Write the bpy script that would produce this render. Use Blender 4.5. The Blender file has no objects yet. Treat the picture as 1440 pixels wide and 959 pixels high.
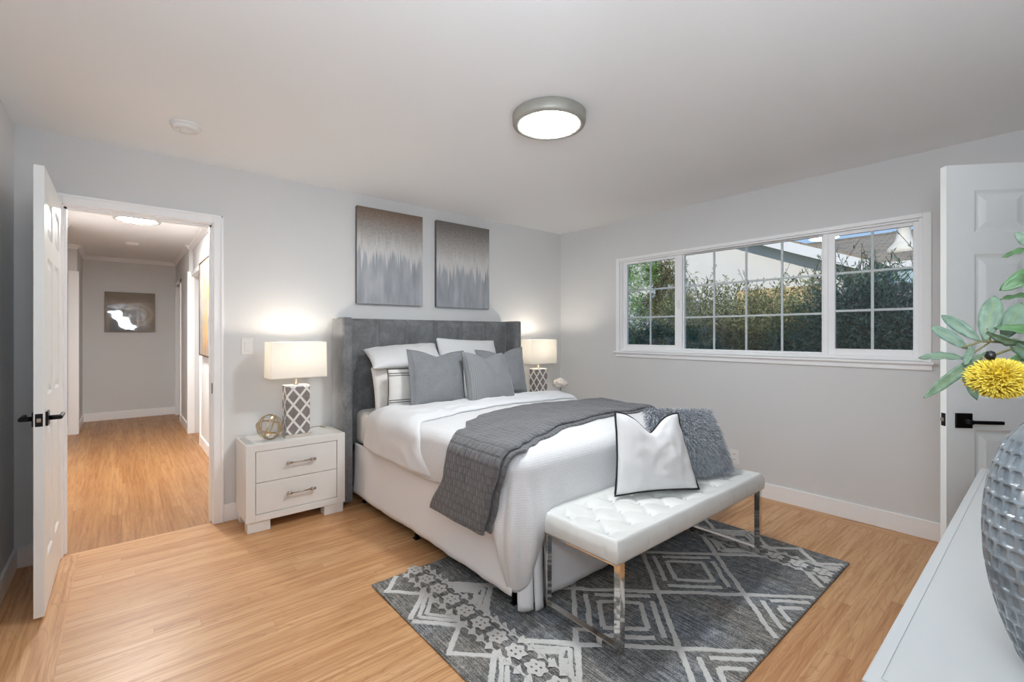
import bpy, bmesh, math, random
from mathutils import Vector, Matrix, noise as mnoise

random.seed(7)
PI = math.pi
SC = bpy.context.scene
COL = SC.collection

# ------------------------------------------------------------------ camera, sky, sun, exposure
FPX, YAW, HOR, CAMH = 647.5, math.radians(49.76), 469.7, 1.29
cam_d = bpy.data.cameras.new('camera')
cam = bpy.data.objects.new('camera', cam_d)
COL.objects.link(cam)
cam.location = (0, 0, CAMH)
cam.rotation_euler = (PI / 2, 0, YAW - PI / 2)
cam_d.sensor_width = 36
cam_d.lens = 36 * FPX / 1440
cam_d.shift_y = -(479.5 - HOR) / 1440
cam_d.clip_start = 0.02
SC.camera = cam

EXPOSURE = 0.0
CEIL_LIGHT = 132.0       # emission of the bedroom flush light
HALL_LIGHT = 310.0
LAMP_W = 6.0
SKY = 1.05
SUN = 2.9
FILL_W = 56.0  # power of the added fill light behind the camera
SC.view_settings.view_transform = 'Standard'
SC.view_settings.look = 'None'
SC.view_settings.gamma = 1
SC.view_settings.use_curve_mapping = False
SC.view_settings.exposure = EXPOSURE
SC.cycles.max_bounces = 10
SC.cycles.diffuse_bounces = 6
SC.cycles.glossy_bounces = 4
SC.cycles.transparent_max_bounces = 12
SC.cycles.caustics_reflective = False
SC.cycles.caustics_refractive = False
SC.cycles.sample_clamp_indirect = 6

W = bpy.data.worlds.new('sky')
SC.world = W
W.use_nodes = True
wn = W.node_tree.nodes
wl = W.node_tree.links
wtc = wn.new('ShaderNodeTexCoord')
wsep = wn.new('ShaderNodeSeparateXYZ')
wl.new(wtc.outputs['Generated'], wsep.inputs[0])
wrmp = wn.new('ShaderNodeValToRGB')                     # clear evening sky: pale at the horizon, blue above
wel = wrmp.color_ramp.elements
wel[0].position = 0.0; wel[0].color = (0.46, 0.66, 0.92, 1)
wel[1].position = 0.9; wel[1].color = (0.16, 0.34, 0.80, 1)
wl.new(wsep.outputs[2], wrmp.inputs[0])
wl.new(wrmp.outputs[0], wn['Background'].inputs[0])
wn['Background'].inputs[1].default_value = SKY

sun_d = bpy.data.lights.new('sun', 'SUN')
sun_d.energy = SUN
sun_d.angle = math.radians(1.0)
sun_d.color = (1.0, 0.93, 0.82)
sun = bpy.data.objects.new('sun', sun_d)
COL.objects.link(sun)
sun.rotation_euler = Vector((0.86, 0.11, -0.46)).to_track_quat('-Z', 'Y').to_euler()

fill_d = bpy.data.lights.new('ceiling_wall_fill', 'AREA')     # added fill at the window behind the camera, aimed at ceiling and right wall
fill_d.shape = 'RECTANGLE'; fill_d.size = 0.74; fill_d.size_y = 0.70
fill_d.energy = FILL_W; fill_d.color = (0.82, 0.91, 1.0)
fill_lamp = bpy.data.objects.new('ceiling_wall_fill', fill_d)
COL.objects.link(fill_lamp)
fill_lamp.location = (0.01, -0.30, 1.71)
fill_lamp.rotation_euler = (math.radians(90 + 42), 0, math.radians(-62))

# ------------------------------------------------------------------ helpers: colour, nodes, materials
def lin(c):
    c = c / 255
    return c / 12.92 if c <= 0.04045 else ((c + 0.055) / 1.055) ** 2.4
def S(r, g, b):
    return (lin(r), lin(g), lin(b), 1)

class NT:
    """small helper round a material's node tree"""
    def __init__(s, name):
        s.m = bpy.data.materials.new(name)
        s.m.use_nodes = True
        s.n = s.m.node_tree.nodes
        s.l = s.m.node_tree.links
        s.b = s.n['Principled BSDF']
        s.out = s.n['Material Output']
    def new(s, t, **kw):
        nd = s.n.new(t)
        for k, v in kw.items():
            setattr(nd, k, v)
        return nd
    def put(s, sock, v):
        if isinstance(v, (int, float, tuple, list)):
            sock.default_value = v
        else:
            s.l.new(v, sock)
    def coord(s, kind='Object'):
        return s.new('ShaderNodeTexCoord').outputs[kind]
    def mapping(s, vec, scale=(1, 1, 1), rot=(0, 0, 0), loc=(0, 0, 0)):
        m = s.new('ShaderNodeMapping')
        s.l.new(vec, m.inputs[0])
        m.inputs['Scale'].default_value = scale
        m.inputs['Rotation'].default_value = rot
        m.inputs['Location'].default_value = loc
        return m.outputs[0]
    def math(s, op, a, b=0.0, c=0.0):
        m = s.new('ShaderNodeMath', operation=op)
        s.put(m.inputs[0], a); s.put(m.inputs[1], b); s.put(m.inputs[2], c)
        return m.outputs[0]
    def noise(s, vec, scale, detail=3, rough=0.55, dist=0.0):
        t = s.new('ShaderNodeTexNoise')
        if vec is not None: s.l.new(vec, t.inputs['Vector'])
        t.inputs['Scale'].default_value = scale
        t.inputs['Detail'].default_value = detail
        t.inputs['Roughness'].default_value = rough
        t.inputs['Distortion'].default_value = dist
        return t.outputs['Fac']
    def ramp(s, fac, stops, interp='LINEAR'):
        r = s.new('ShaderNodeValToRGB')
        r.color_ramp.interpolation = interp
        els = r.color_ramp.elements
        while len(els) < len(stops): els.new(0.5)
        for e, (p, c) in zip(els, stops):
            e.position = p; e.color = c
        s.put(r.inputs[0], fac)
        return r.outputs[0]
    def mix(s, fac, a, b, blend='MIX'):
        m = s.new('ShaderNodeMix', data_type='RGBA', blend_type=blend)
        s.put(m.inputs[0], fac); s.put(m.inputs[6], a); s.put(m.inputs[7], b)
        return m.outputs[2]
    def sep(s, vec):
        x = s.new('ShaderNodeSeparateXYZ'); s.l.new(vec, x.inputs[0])
        return x.outputs
    def comb(s, x, y, z):
        c = s.new('ShaderNodeCombineXYZ')
        s.put(c.inputs[0], x); s.put(c.inputs[1], y); s.put(c.inputs[2], z)
        return c.outputs[0]
    def bump(s, h, strength=0.3, dist=0.002):
        b = s.new('ShaderNodeBump')
        b.inputs['Strength'].default_value = strength
        b.inputs['Distance'].default_value = dist
        s.l.new(h, b.inputs['Height'])
        s.l.new(b.outputs[0], s.b.inputs['Normal'])
    def set(s, color=None, rough=None, metal=None, **kw):
        if color is not None: s.put(s.b.inputs['Base Color'], color)
        if rough is not None: s.put(s.b.inputs['Roughness'], rough)
        if metal is not None: s.put(s.b.inputs['Metallic'], metal)
        for k, v in kw.items():
            s.put(s.b.inputs[k.replace('_', ' ')], v)
        return s

def simple(name, col, rough=0.5, metal=0.0, var=0.06, vscale=6, bscale=0, bstr=0.2, bdist=0.002, **kw):
    t = NT(name)
    co = t.coord()
    n = t.noise(co, vscale, 3)
    dark = tuple(c * (1 - var) for c in col[:3]) + (1,)
    lite = tuple(min(1, c * (1 + var)) for c in col[:3]) + (1,)
    t.set(t.ramp(n, [(0.3, dark), (0.7, lite)]), rough, metal, **kw)
    if bscale:
        t.bump(t.noise(co, bscale, 2), bstr, bdist)
    return t.m

# ------------------------------------------------------------------ helpers: geometry
def bx(bm, x0, y0, z0, x1, y1, z1, bev=0.0, seg=2, mat=0):
    vs = [bm.verts.new((x, y, z)) for z in (z0, z1) for y in (y0, y1) for x in (x0, x1)]
    fs = []
    for q in ((0, 2, 3, 1), (4, 5, 7, 6), (0, 1, 5, 4), (2, 6, 7, 3), (0, 4, 6, 2), (1, 3, 7, 5)):
        f = bm.faces.new([vs[i] for i in q]); f.material_index = mat; fs.append(f)
    if bev > 0:
        es = list({e for f in fs for e in f.edges})
        bmesh.ops.bevel(bm, geom=es, offset=bev, segments=seg, profile=0.5, affect='EDGES', clamp_overlap=True, material=mat)

def tube(bm, pts, r, n=8, closed=False, cap=True, mat=0, rx=None):
    pts = [Vector(p) for p in pts]
    N = len(pts)
    rad = r if callable(r) else (lambda t: r)
    rings = []
    up = None
    for i, p in enumerate(pts):
        if closed: d = pts[(i + 1) % N] - pts[i - 1]
        else: d = pts[min(i + 1, N - 1)] - pts[max(i - 1, 0)]
        d.normalize()
        if up is None:
            up = Vector((0, 0, 1)) if abs(d.z) < 0.9 else Vector((1, 0, 0))
        a = d.cross(up)
        if a.length < 1e-6: a = d.cross(Vector((0, 1, 0)))
        a.normalize(); b = a.cross(d).normalized(); up = b
        rr = rad(i / max(1, N - 1))
        r2 = rr if rx is None else rx
        rings.append([bm.verts.new(p + a * math.cos(2 * PI * k / n) * rr + b * math.sin(2 * PI * k / n) * r2) for k in range(n)])
    M = N if closed else N - 1
    for i in range(M):
        A, B = rings[i], rings[(i + 1) % N]
        for k in range(n):
            f = bm.faces.new((A[k], A[(k + 1) % n], B[(k + 1) % n], B[k])); f.material_index = mat; f.smooth = True
    if cap and not closed:
        for ring, rev in ((rings[0], True), (rings[-1], False)):
            f = bm.faces.new(ring[::-1] if rev else ring); f.material_index = mat

def lathe(bm, prof, c=(0, 0, 0), n=32, mat=0, smooth=True, rfn=None):
    c = Vector(c); rings = []
    for j, (r, z) in enumerate(prof):
        if r < 1e-6:
            rings.append([bm.verts.new(c + Vector((0, 0, z)))])
        else:
            ring = []
            for k in range(n):
                a = 2 * PI * k / n
                rr = r if rfn is None else r + rfn(a, j, z)
                ring.append(bm.verts.new(c + Vector((rr * math.cos(a), rr * math.sin(a), z))))
            rings.append(ring)
    for A, B in zip(rings, rings[1:]):
        for k in range(n):
            a = A[k % len(A)]; a2 = A[(k + 1) % len(A)]; b = B[k % len(B)]; b2 = B[(k + 1) % len(B)]
            vs = []
            for v in (a, a2, b2, b):
                if v not in vs: vs.append(v)
            if len(vs) > 2:
                f = bm.faces.new(vs); f.material_index = mat; f.smooth = smooth

def grid(bm, nu, nv, fn, mat=0, uv=None, smooth=True, wrap=False):
    V = [[bm.verts.new(fn(i / nu, j / nv)) for j in range(nv + 1)] for i in range(nu + 1)]
    lay = bm.loops.layers.uv.verify() if uv else None
    for i in range(nu):
        for j in range(nv):
            f = bm.faces.new((V[i][j], V[i + 1][j], V[i + 1][j + 1], V[i][j + 1]))
            f.material_index = mat; f.smooth = smooth
            if uv:
                for lp, (a, b) in zip(f.loops, ((i, j), (i + 1, j), (i + 1, j + 1), (i, j + 1))):
                    lp[lay].uv = uv(a / nu, b / nv)
    return V

def smoothall(bm):
    for f in bm.faces: f.smooth = True

def obj(name, bm, mats, parent=None, local=False, normals=True):
    if normals: bmesh.ops.recalc_face_normals(bm, faces=bm.faces)
    me = bpy.data.meshes.new(name)
    bm.to_mesh(me); bm.free()
    for m in (mats if isinstance(mats, (list, tuple)) else [mats]):
        me.materials.append(m)
    o = bpy.data.objects.new(name, me)
    COL.objects.link(o)
    if parent is not None:
        o.parent = parent
        if not local:
            root = parent.parent or parent
            me.transform(Matrix.Translation(-Vector(root.location)))
    return o

def tag(o, label, cat, group=None):
    o['label'] = label; o['category'] = cat
    if group: o['group'] = group
    return o

def thing(name, label, cat, loc=(0, 0, 0), group=None, rotz=0):
    o = bpy.data.objects.new(name, None)
    COL.objects.link(o)
    o.empty_display_size = 0.1
    o.location = loc; o.rotation_euler = (0, 0, rotz)
    return tag(o, label, cat, group)

def struct(name, bm, mats, parent=None, local=False):
    o = obj(name, bm, mats, parent, local)
    if parent is None: o['kind'] = 'structure'
    return o

def structroot(name, loc=(0, 0, 0), rotz=0):
    o = bpy.data.objects.new(name, None)
    COL.objects.link(o)
    o.location = loc; o.rotation_euler = (0, 0, rotz); o['kind'] = 'structure'
    return o

def mod(o, typ, **kw):
    m = o.modifiers.new(typ.lower(), typ)
    for k, v in kw.items(): setattr(m, k, v)
    return m

def copy_thing(root, loc, label, group=None, rotz=None):
    r = root.copy(); COL.objects.link(r); r.location = loc
    r['label'] = label
    if rotz is not None: r.rotation_euler = (0, 0, rotz)
    if group: r['group'] = group
    for ch in root.children:
        c = ch.copy(); COL.objects.link(c); c.parent = r
        for g in ch.children:
            d = g.copy(); COL.objects.link(d); d.parent = c
    return r

def lerp_tab(tab, x):
    if x <= tab[0][0]: return tab[0][1]
    for (a, fa), (b, fb) in zip(tab, tab[1:]):
        if x <= b:
            t = (x - a) / (b - a); t = t * t * (3 - 2 * t)
            return fa + (fb - fa) * t
    return tab[-1][1]

def nz(x, y, z=0.0, s=1.0):
    return mnoise.noise(Vector((x * s, y * s, z * s)))

# ------------------------------------------------------------------ materials
def plank_mat(name, along_y=False, base=((212, 165, 118), (203, 153, 106), (218, 174, 129), (208, 160, 113)), w=0.057, seed=0.0):
    t = NT(name)
    xyz = t.sep(t.coord())
    L, A = (xyz[1], xyz[0]) if along_y else (xyz[0], xyz[1])
    row = t.math('FLOOR', t.math('DIVIDE', A, w))
    wn1 = t.new('ShaderNodeTexWhiteNoise', noise_dimensions='1D')
    t.put(wn1.inputs['W'], t.math('ADD', row, seed + 0.37))
    lx = t.math('ADD', t.math('DIVIDE', L, 1.5), t.math('MULTIPLY', wn1.outputs[0], 7.0))
    plank = t.math('FLOOR', lx)
    wn2 = t.new('ShaderNodeTexWhiteNoise', noise_dimensions='2D')
    t.put(wn2.inputs['Vector'], t.comb(row, plank, 0.0))
    rnd = wn2.outputs[0]
    b = [S(*c) for c in base]
    col = t.ramp(rnd, [(0.0, b[1]), (0.3, b[3]), (0.65, b[0]), (1.0, b[2])])
    # grain: long streaks and cathedral figure, shifted for each plank
    off = t.math('MULTIPLY', rnd, 31.0)
    gv = t.comb(t.math('ADD', t.math('MULTIPLY', L, 2.2), off), t.math('MULTIPLY', A, 55.0), off)
    g1 = t.noise(gv, 1.0, 4, 0.6, 0.4)
    cv = t.comb(t.math('ADD', t.math('MULTIPLY', L, 1.1), off), t.math('MULTIPLY', A, 9.0), off)
    cn = t.noise(cv, 1.0, 2, 0.5, 0.6)
    rings = t.math('ABSOLUTE', t.math('SINE', t.math('MULTIPLY', cn, 62.0)))
    col = t.mix(t.ramp(g1, [(0.42, (0, 0, 0, 1)), (0.68, (1, 1, 1, 1))]), col, t.mix(1.0, col, S(222, 204, 186), 'MULTIPLY'))
    col = t.mix(t.math('MULTIPLY', t.math('POWER', t.math('SUBTRACT', 1.0, rings), 3.0), 0.30), col, t.mix(1.0, col, S(178, 146, 116), 'MULTIPLY'))
    # thin joints
    fr = t.math('FRACT', t.math('DIVIDE', A, w))
    edge = t.math('LESS_THAN', t.math('MINIMUM', fr, t.math('SUBTRACT', 1.0, fr)), 0.012)
    fl = t.math('FRACT', lx)
    e2 = t.math('LESS_THAN', fl, 0.0014)
    joint = t.math('MAXIMUM', edge, e2)
    col = t.mix(t.math('MULTIPLY', joint, 0.38), col, S(120, 80, 48))
    t.set(col, t.math('ADD', 0.30, t.math('MULTIPLY', g1, 0.16)), Specular_IOR_Level=0.45)
    t.bump(t.math('SUBTRACT', g1, joint), 0.05, 0.001)
    return t.m

M = {}
M['floor_x'] = plank_mat('oak_strip_floor')
M['floor_y'] = plank_mat('oak_border_boards', True, seed=3.0)
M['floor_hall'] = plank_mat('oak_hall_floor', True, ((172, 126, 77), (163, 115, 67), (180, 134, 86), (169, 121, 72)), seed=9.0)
M['wall'] = simple('wall_paint_light_grey', S(221, 221, 221), 0.75, var=0.015, vscale=1.5, bscale=180, bstr=0.06)
M['ceiling'] = simple('ceiling_paint', S(243, 244, 245), 0.85, var=0.012, vscale=1.2, bscale=120, bstr=0.06)
M['trim'] = simple('trim_white_gloss', S(248, 248, 249), 0.35, var=0.015, vscale=3)
M['door'] = simple('door_white_satin', S(240, 242, 241), 0.38, var=0.015, vscale=3)
M['black'] = simple('matte_black_metal', S(22, 22, 23), 0.38, 0.6, var=0.1)
M['chrome'] = simple('polished_chrome', S(225, 222, 218), 0.07, 1.0, var=0.03)
M['nickel'] = simple('brushed_nickel', S(190, 180, 168), 0.28, 1.0, var=0.05, vscale=40)
M['bronze'] = simple('champagne_metal', S(196, 178, 150), 0.3, 1.0, var=0.08, vscale=30)
M['plastic'] = simple('white_plastic', S(235, 234, 232), 0.4, var=0.02)
M['lacquer'] = simple('white_lacquer', S(232, 231, 228), 0.28, var=0.015, vscale=4)
M['dresser'] = simple('white_dresser_paint', S(203, 205, 205), 0.3, var=0.012, vscale=4)
M['dark_slot'] = simple('dark_gap', S(70, 66, 62), 0.7)
M['pewter'] = simple('light_ring_pewter', S(168, 166, 158), 0.5, 0.4, var=0.06, vscale=12)

def fabric(name, col, var=0.12, weave=420, bstr=0.25, rough=0.9, sheen=0.2, vscale=14, stretch=(1, 1, 1)):
    t = NT(name)
    co = t.mapping(t.coord(), stretch)
    n1 = t.noise(co, vscale, 4, 0.65)
    n2 = t.noise(co, weave, 2, 0.7)
    n = t.math('ADD', t.math('MULTIPLY', n1, 0.22), t.math('MULTIPLY', n2, 0.78))
    dark = tuple(c * (1 - var) for c in col[:3]) + (1,)
    lite = tuple(min(1, c * (1 + var)) for c in col[:3]) + (1,)
    t.set(t.ramp(n, [(0.36, dark), (0.64, lite)]), rough, Sheen_Weight=sheen)
    t.bump(n2, bstr, 0.0012)
    return t.m
M['cotton'] = fabric('white_cotton', S(221, 221, 222), 0.02, 260, 0.12)
M['cotton_warm'] = fabric('off_white_cotton', S(228, 225, 221), 0.03, 260, 0.12)
M['skirt'] = fabric('white_bedskirt_cloth', S(236, 236, 238), 0.02, 300, 0.08)
M['linen'] = fabric('grey_linen', S(126, 128, 131), 0.24, 260, 0.5)
M['linen2'] = fabric('light_grey_linen', S(136, 138, 141), 0.22, 260, 0.5)
M['piping'] = fabric('black_piping', S(28, 29, 32), 0.1)

def ribbed_mat():
    t = NT('grey_ribbed_weave')
    uv = t.coord('UV')
    xy = t.sep(uv)
    w = t.math('SINE', t.math('MULTIPLY', xy[0], 2 * PI * 62))
    n = t.noise(t.mapping(uv, (90, 260, 1)), 1.0, 2)
    f = t.math('ADD', t.math('MULTIPLY', w, 0.3), n)
    t.set(t.ramp(f, [(0.1, S(120, 121, 123)), (0.9, S(145, 146, 147))]), 0.9, Sheen_Weight=0.2)
    t.bump(f, 0.25, 0.0012)
    return t.m
M['ribbed'] = ribbed_mat()

def velvet_mat():
    t = NT('charcoal_grey_velvet')
    co = t.coord()
    n = t.noise(t.mapping(co, (1, 1, 0.8)), 6.0, 5, 0.68, 0.8)
    n2 = t.noise(co, 45, 3, 0.7)
    f = t.math('ADD', t.math('MULTIPLY', n, 0.72), t.math('MULTIPLY', n2, 0.28))
    t.set(t.ramp(f, [(0.32, S(92, 93, 95)), (0.5, S(112, 113, 115)), (0.68, S(138, 139, 140))]), 0.7, Sheen_Weight=1.0, Sheen_Roughness=0.35)
    t.bump(n2, 0.15, 0.002)
    return t.m
M['velvet'] = velvet_mat()

def duvet_mat():
    t = NT('white_waffle_duvet')
    uv = t.coord('UV')
    xy = t.sep(uv)
    jit = t.noise(t.mapping(uv, (60, 90, 1)), 1.0, 3)
    a = t.math('SINE', t.math('ADD', t.math('MULTIPLY', xy[1], 2 * PI * 95), t.math('MULTIPLY', jit, 5.0)))
    b = t.noise(t.mapping(uv, (110, 150, 1)), 1.0, 2)
    h = t.math('ADD', t.math('MULTIPLY', a, 0.22), t.math('ADD', t.math('MULTIPLY', jit, 0.5), t.math('MULTIPLY', b, 0.6)))
    t.set(t.ramp(h, [(0.0, S(204, 204, 205)), (0.7, S(222, 222, 223))]), 0.92, Sheen_Weight=0.15)
    t.bump(h, 0.3, 0.0018)
    return t.m
M['duvet'] = duvet_mat()

def throw_mat():
    t = NT('charcoal_quilted_cotton')
    uv = t.coord('UV')
    br = t.new('ShaderNodeTexBrick')
    xy = t.sep(uv); t.l.new(t.comb(t.math('ADD', xy[1], t.math('MULTIPLY', t.noise(t.mapping(uv, (25, 25, 1)), 1.0, 2), 0.012)), t.math('ADD', xy[0], 0.02), 0.0), br.inputs['Vector'])
    br.offset = 0.5
    br.inputs['Scale'].default_value = 1.0
    br.inputs['Brick Width'].default_value = 0.038
    br.inputs['Row Height'].default_value = 0.036
    br.inputs['Mortar Size'].default_value = 0.008
    br.inputs['Mortar Smooth'].default_value = 1.0
    n = t.noise(t.coord(), 30, 3)
    w = t.noise(t.coord(), 500, 2)
    hh = t.math('SUBTRACT', t.math('MULTIPLY', n, 0.35), br.outputs['Fac'])
    c = t.ramp(n, [(0.3, S(84, 84, 86)), (0.7, S(104, 104, 106))])
    c = t.mix(t.math('MULTIPLY', br.outputs['Fac'], 0.35), c, S(58, 58, 60))
    t.set(c, 0.75, Sheen_Weight=0.25)
    t.bump(t.math('ADD', hh, t.math('MULTIPLY', w, 0.05)), 0.55, 0.006)
    return t.m
M['throw'] = throw_mat()

def leather_mat():
    t = NT('white_faux_leather')
    co = t.coord()
    v = t.new('ShaderNodeTexVoronoi'); v.inputs['Scale'].default_value = 420
    t.l.new(co, v.inputs['Vector'])
    t.set(t.ramp(t.noise(co, 5, 2), [(0.3, S(214, 215, 212)), (0.7, S(222, 223, 220))]), 0.42)
    t.bump(v.outputs[0], 0.08, 0.001)
    return t.m
M['leather'] = leather_mat()

def rug_mats():
    t = NT('rug_charcoal_pile')
    co = t.coord()
    s1 = t.noise(t.mapping(co, (170, 7, 1)), 1.0, 4, 0.75)
    s2 = t.noise(t.mapping(co, (30, 30, 1)), 1.0, 4, 0.7)
    big = t.noise(t.mapping(co, (2.2, 1.6, 1)), 1.0, 2)
    sp = t.noise(co, 330, 2, 0.8)
    f = t.math('ADD', t.math('MULTIPLY', s1, 0.42), t.math('ADD', t.math('MULTIPLY', s2, 0.18), t.math('MULTIPLY', sp, 0.4)))
    c = t.ramp(f, [(0.39, S(46, 47, 50)), (0.49, S(106, 107, 109)), (0.59, S(200, 200, 198))])
    tint = t.ramp(big, [(0.4, S(240, 234, 225)), (0.6, S(228, 236, 246))])
    t.set(t.mix(1.0, c, tint, 'MULTIPLY'), 0.95)
    t.bump(sp, 0.5, 0.003)
    u = NT('rug_ivory_pile')
    co = u.coord()
    n = u.noise(co, 260, 2, 0.8)
    b = u.noise(co, 5, 2)
    u.set(u.mix(0.5, u.ramp(n, [(0.3, S(178, 176, 172)), (0.7, S(234, 232, 228))]), u.ramp(b, [(0.3, S(180, 178, 174)), (0.7, S(208, 208, 208))])), 0.95)
    u.bump(n, 0.5, 0.003)
    return t.m, u.m
M['rug_dark'], M['rug_light'] = rug_mats()

def lattice_mat():
    t = NT('grey_lattice_ceramic')
    xyz = t.sep(t.coord())
    u = t.math('ADD', xyz[0], xyz[1])
    du, dz = 0.088, 0.112
    a = t.math('ADD', t.math('DIVIDE', u, du), t.math('DIVIDE', xyz[2], dz))
    b = t.math('SUBTRACT', t.math('DIVIDE', u, du), t.math('DIVIDE', xyz[2], dz))
    def line(v):
        return t.math('GREATER_THAN', t.math('ABSOLUTE', t.math('SUBTRACT', t.math('FRACT', t.math('ADD', v, 50.0)), 0.5)), 0.392)
    m = t.math('MAXIMUM', line(a), line(b))
    g = t.ramp(t.noise(t.coord(), 30, 2), [(0.3, S(128, 120, 118)), (0.7, S(142, 134, 131))])
    t.set(t.mix(m, g, S(232, 229, 225)), 0.2)
    return t.m
M['lattice'] = lattice_mat()

def shade_mat():
    t = NT('white_linen_lampshade')
    co = t.coord()
    n = t.noise(t.mapping(co, (400, 400, 60)), 1.0, 2)
    c = t.ramp(n, [(0.3, S(238, 235, 230)), (0.7, S(248, 246, 242))])
    t.set(c, 0.9)
    tr = t.new('ShaderNodeBsdfTranslucent')
    tr.inputs[0].default_value = (0.95, 0.93, 0.89, 1)
    mx = t.new('ShaderNodeMixShader'); mx.inputs[0].default_value = 0.30
    t.l.new(t.b.outputs[0], mx.inputs[1]); t.l.new(tr.outputs[0], mx.inputs[2])
    t.l.new(mx.outputs[0], t.out.inputs[0])
    return t.m
M['shade'] = shade_mat()

def emis(name, col, strength):
    t = NT(name)
    t.set(S(240, 238, 232), 0.5)
    n = t.noise(t.coord(), 3, 1)
    c = t.ramp(n, [(0.0, col), (1.0, tuple(min(1, x * 1.02) for x in col[:3]) + (1,))])
    t.put(t.b.inputs['Emission Color'], c)
    t.b.inputs['Emission Strength'].default_value = strength
    return t.m
M['diffuser'] = emis('lit_diffuser', (0.925, 0.97, 1.0, 1), CEIL_LIGHT)
M['diffuser_hall'] = emis('lit_hall_diffuser', (0.985, 0.975, 0.955, 1), HALL_LIGHT)
M['bulb'] = emis('lit_bulb', (1.0, 0.88, 0.72, 1), 10.0)

def glass_mat(name='window_glass', refl=0.06):
    t = NT(name)
    tr = t.new('ShaderNodeBsdfTransparent')
    tr.inputs[0].default_value = (0.97, 0.985, 0.98, 1)
    gl = t.new('ShaderNodeBsdfGlossy'); gl.inputs['Roughness'].default_value = 0.01
    fr = t.new('ShaderNodeFresnel'); fr.inputs[0].default_value = 1.45
    mx = t.new('ShaderNodeMixShader')
    t.put(mx.inputs[0], t.math('MULTIPLY', fr.outputs[0], t.ramp(t.noise(t.coord(), 2, 1), [(0, (.9, .9, .9, 1)), (1, (1, 1, 1, 1))])))
    t.l.new(tr.outputs[0], mx.inputs[1]); t.l.new(gl.outputs[0], mx.inputs[2])
    t.l.new(mx.outputs[0], t.out.inputs[0])
    return t.m
M['glass'] = glass_mat()

def drip_painting(name, seed, warm, levels):
    """metallic dripped canvas; local x is width, z height (0 .. 0.8)"""
    t = NT(name)
    xyz = t.sep(t.coord())
    d1 = t.noise(t.comb(t.math('ADD', t.math('MULTIPLY', xyz[0], 13.0), seed), 0.0, 0.0), 1.0, 3, 0.8)
    d2 = t.noise(t.comb(t.math('ADD', t.math('MULTIPLY', xyz[0], 55.0), seed + 4), 0.0, t.math('MULTIPLY', xyz[2], 1.5)), 1.0, 2, 0.7)
    sp = t.noise(t.coord(), 130, 3, 0.85)
    g = t.math('DIVIDE', xyz[2], 0.8)
    drip = t.math('ADD', g, t.math('ADD', t.math('MULTIPLY', t.math('SUBTRACT', d1, 0.5), 0.95), t.math('MULTIPLY', t.math('SUBTRACT', d2, 0.5), 0.35)))
    low = t.ramp(t.noise(t.comb(t.math('ADD', t.math('MULTIPLY', xyz[0], 14.0), seed + 8), 0.0, t.math('MULTIPLY', xyz[2], 3.0)), 1.0, 2), [(0.30, S(150, 154, 160)), (0.70, S(184, 187, 192))])
    top = t.ramp(t.math('ADD', g, t.math('MULTIPLY', t.math('SUBTRACT', sp, 0.5), 0.55)), [(0.52, S(208, 206, 203)), (0.74, S(168, 164, 160)), (0.90, warm[0]), (1.0, warm[1])])
    m = t.ramp(drip, [(levels - 0.05, (0, 0, 0, 1)), (levels + 0.05, (1, 1, 1, 1))])
    c = t.mix(m, low, top)
    hl = t.ramp(drip, [(levels - 0.04, (0, 0, 0, 1)), (levels + 0.03, (1, 1, 1, 1)), (levels + 0.20, (0, 0, 0, 1))])
    c = t.mix(t.math('MULTIPLY', hl, 0.5), c, S(222, 221, 219))
    t.set(c, 0.45, 0.15)
    t.bump(sp, 0.3, 0.003)
    return t.m
M['paint_a'] = drip_painting('dripped_silver_painting_brown_top', 2.3, (S(140, 126, 116), S(120, 100, 84)), 0.50)
M['paint_b'] = drip_painting('dripped_silver_painting_grey_top', 11.7, (S(128, 122, 118), S(110, 104, 99)), 0.43)
M['canvas_edge'] = simple('canvas_edge_dark', S(92, 88, 84), 0.6)

def hall_art_mats():
    t = NT('tan_ring_print_behind_glass')
    xyz = t.sep(t.coord())
    dx = t.math('SUBTRACT', xyz[0], 0.36); dz = t.math('SUBTRACT', xyz[2], 0.27)
    r = t.math('SQRT', t.math('ADD', t.math('MULTIPLY', dx, dx), t.math('MULTIPLY', t.math('MULTIPLY', dz, dz), 1.5)))
    n = t.noise(t.coord(), 9, 3)
    rr = t.math('ADD', r, t.math('MULTIPLY', t.math('SUBTRACT', n, 0.5), 0.03))
    c = t.ramp(t.math('MULTIPLY', rr, 2.6), [(0.25, S(138, 122, 98)), (0.34, S(158, 140, 112)), (0.40, S(126, 106, 78)), (0.50, S(150, 130, 100)), (0.60, S(120, 100, 74)), (0.8, S(110, 92, 68))])
    t.set(c, 0.03, Specular_IOR_Level=0.9)
    t.bump(t.noise(t.coord(), 6, 1), 0.11, 0.01)
    u = NT('grey_gold_streak_painting')
    xyz = u.sep(u.coord())
    st = u.noise(u.comb(0.0, u.math('MULTIPLY', xyz[1], 12.0), u.math('MULTIPLY', xyz[2], 2.2)), 1.0, 5, 0.75, 0.6)
    cen = u.math('ABSOLUTE', u.math('SUBTRACT', xyz[1], 0.50))
    f = u.math('SUBTRACT', st, u.math('MULTIPLY', cen, 0.55))
    base = u.ramp(u.noise(u.coord(), 6, 3), [(0.3, S(122, 116, 112)), (0.7, S(156, 150, 144))])
    u.set(u.mix(u.ramp(f, [(0.40, (0, 0, 0, 1)), (0.55, (1, 1, 1, 1))]), base, u.ramp(st, [(0.35, S(140, 90, 30)), (0.65, S(196, 144, 62))])), 0.5)
    return t.m, u.m
M['art_tan'], M['art_gold'] = hall_art_mats()
M['frame_dark'] = simple('dark_brown_frame', S(74, 56, 44), 0.45)

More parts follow.
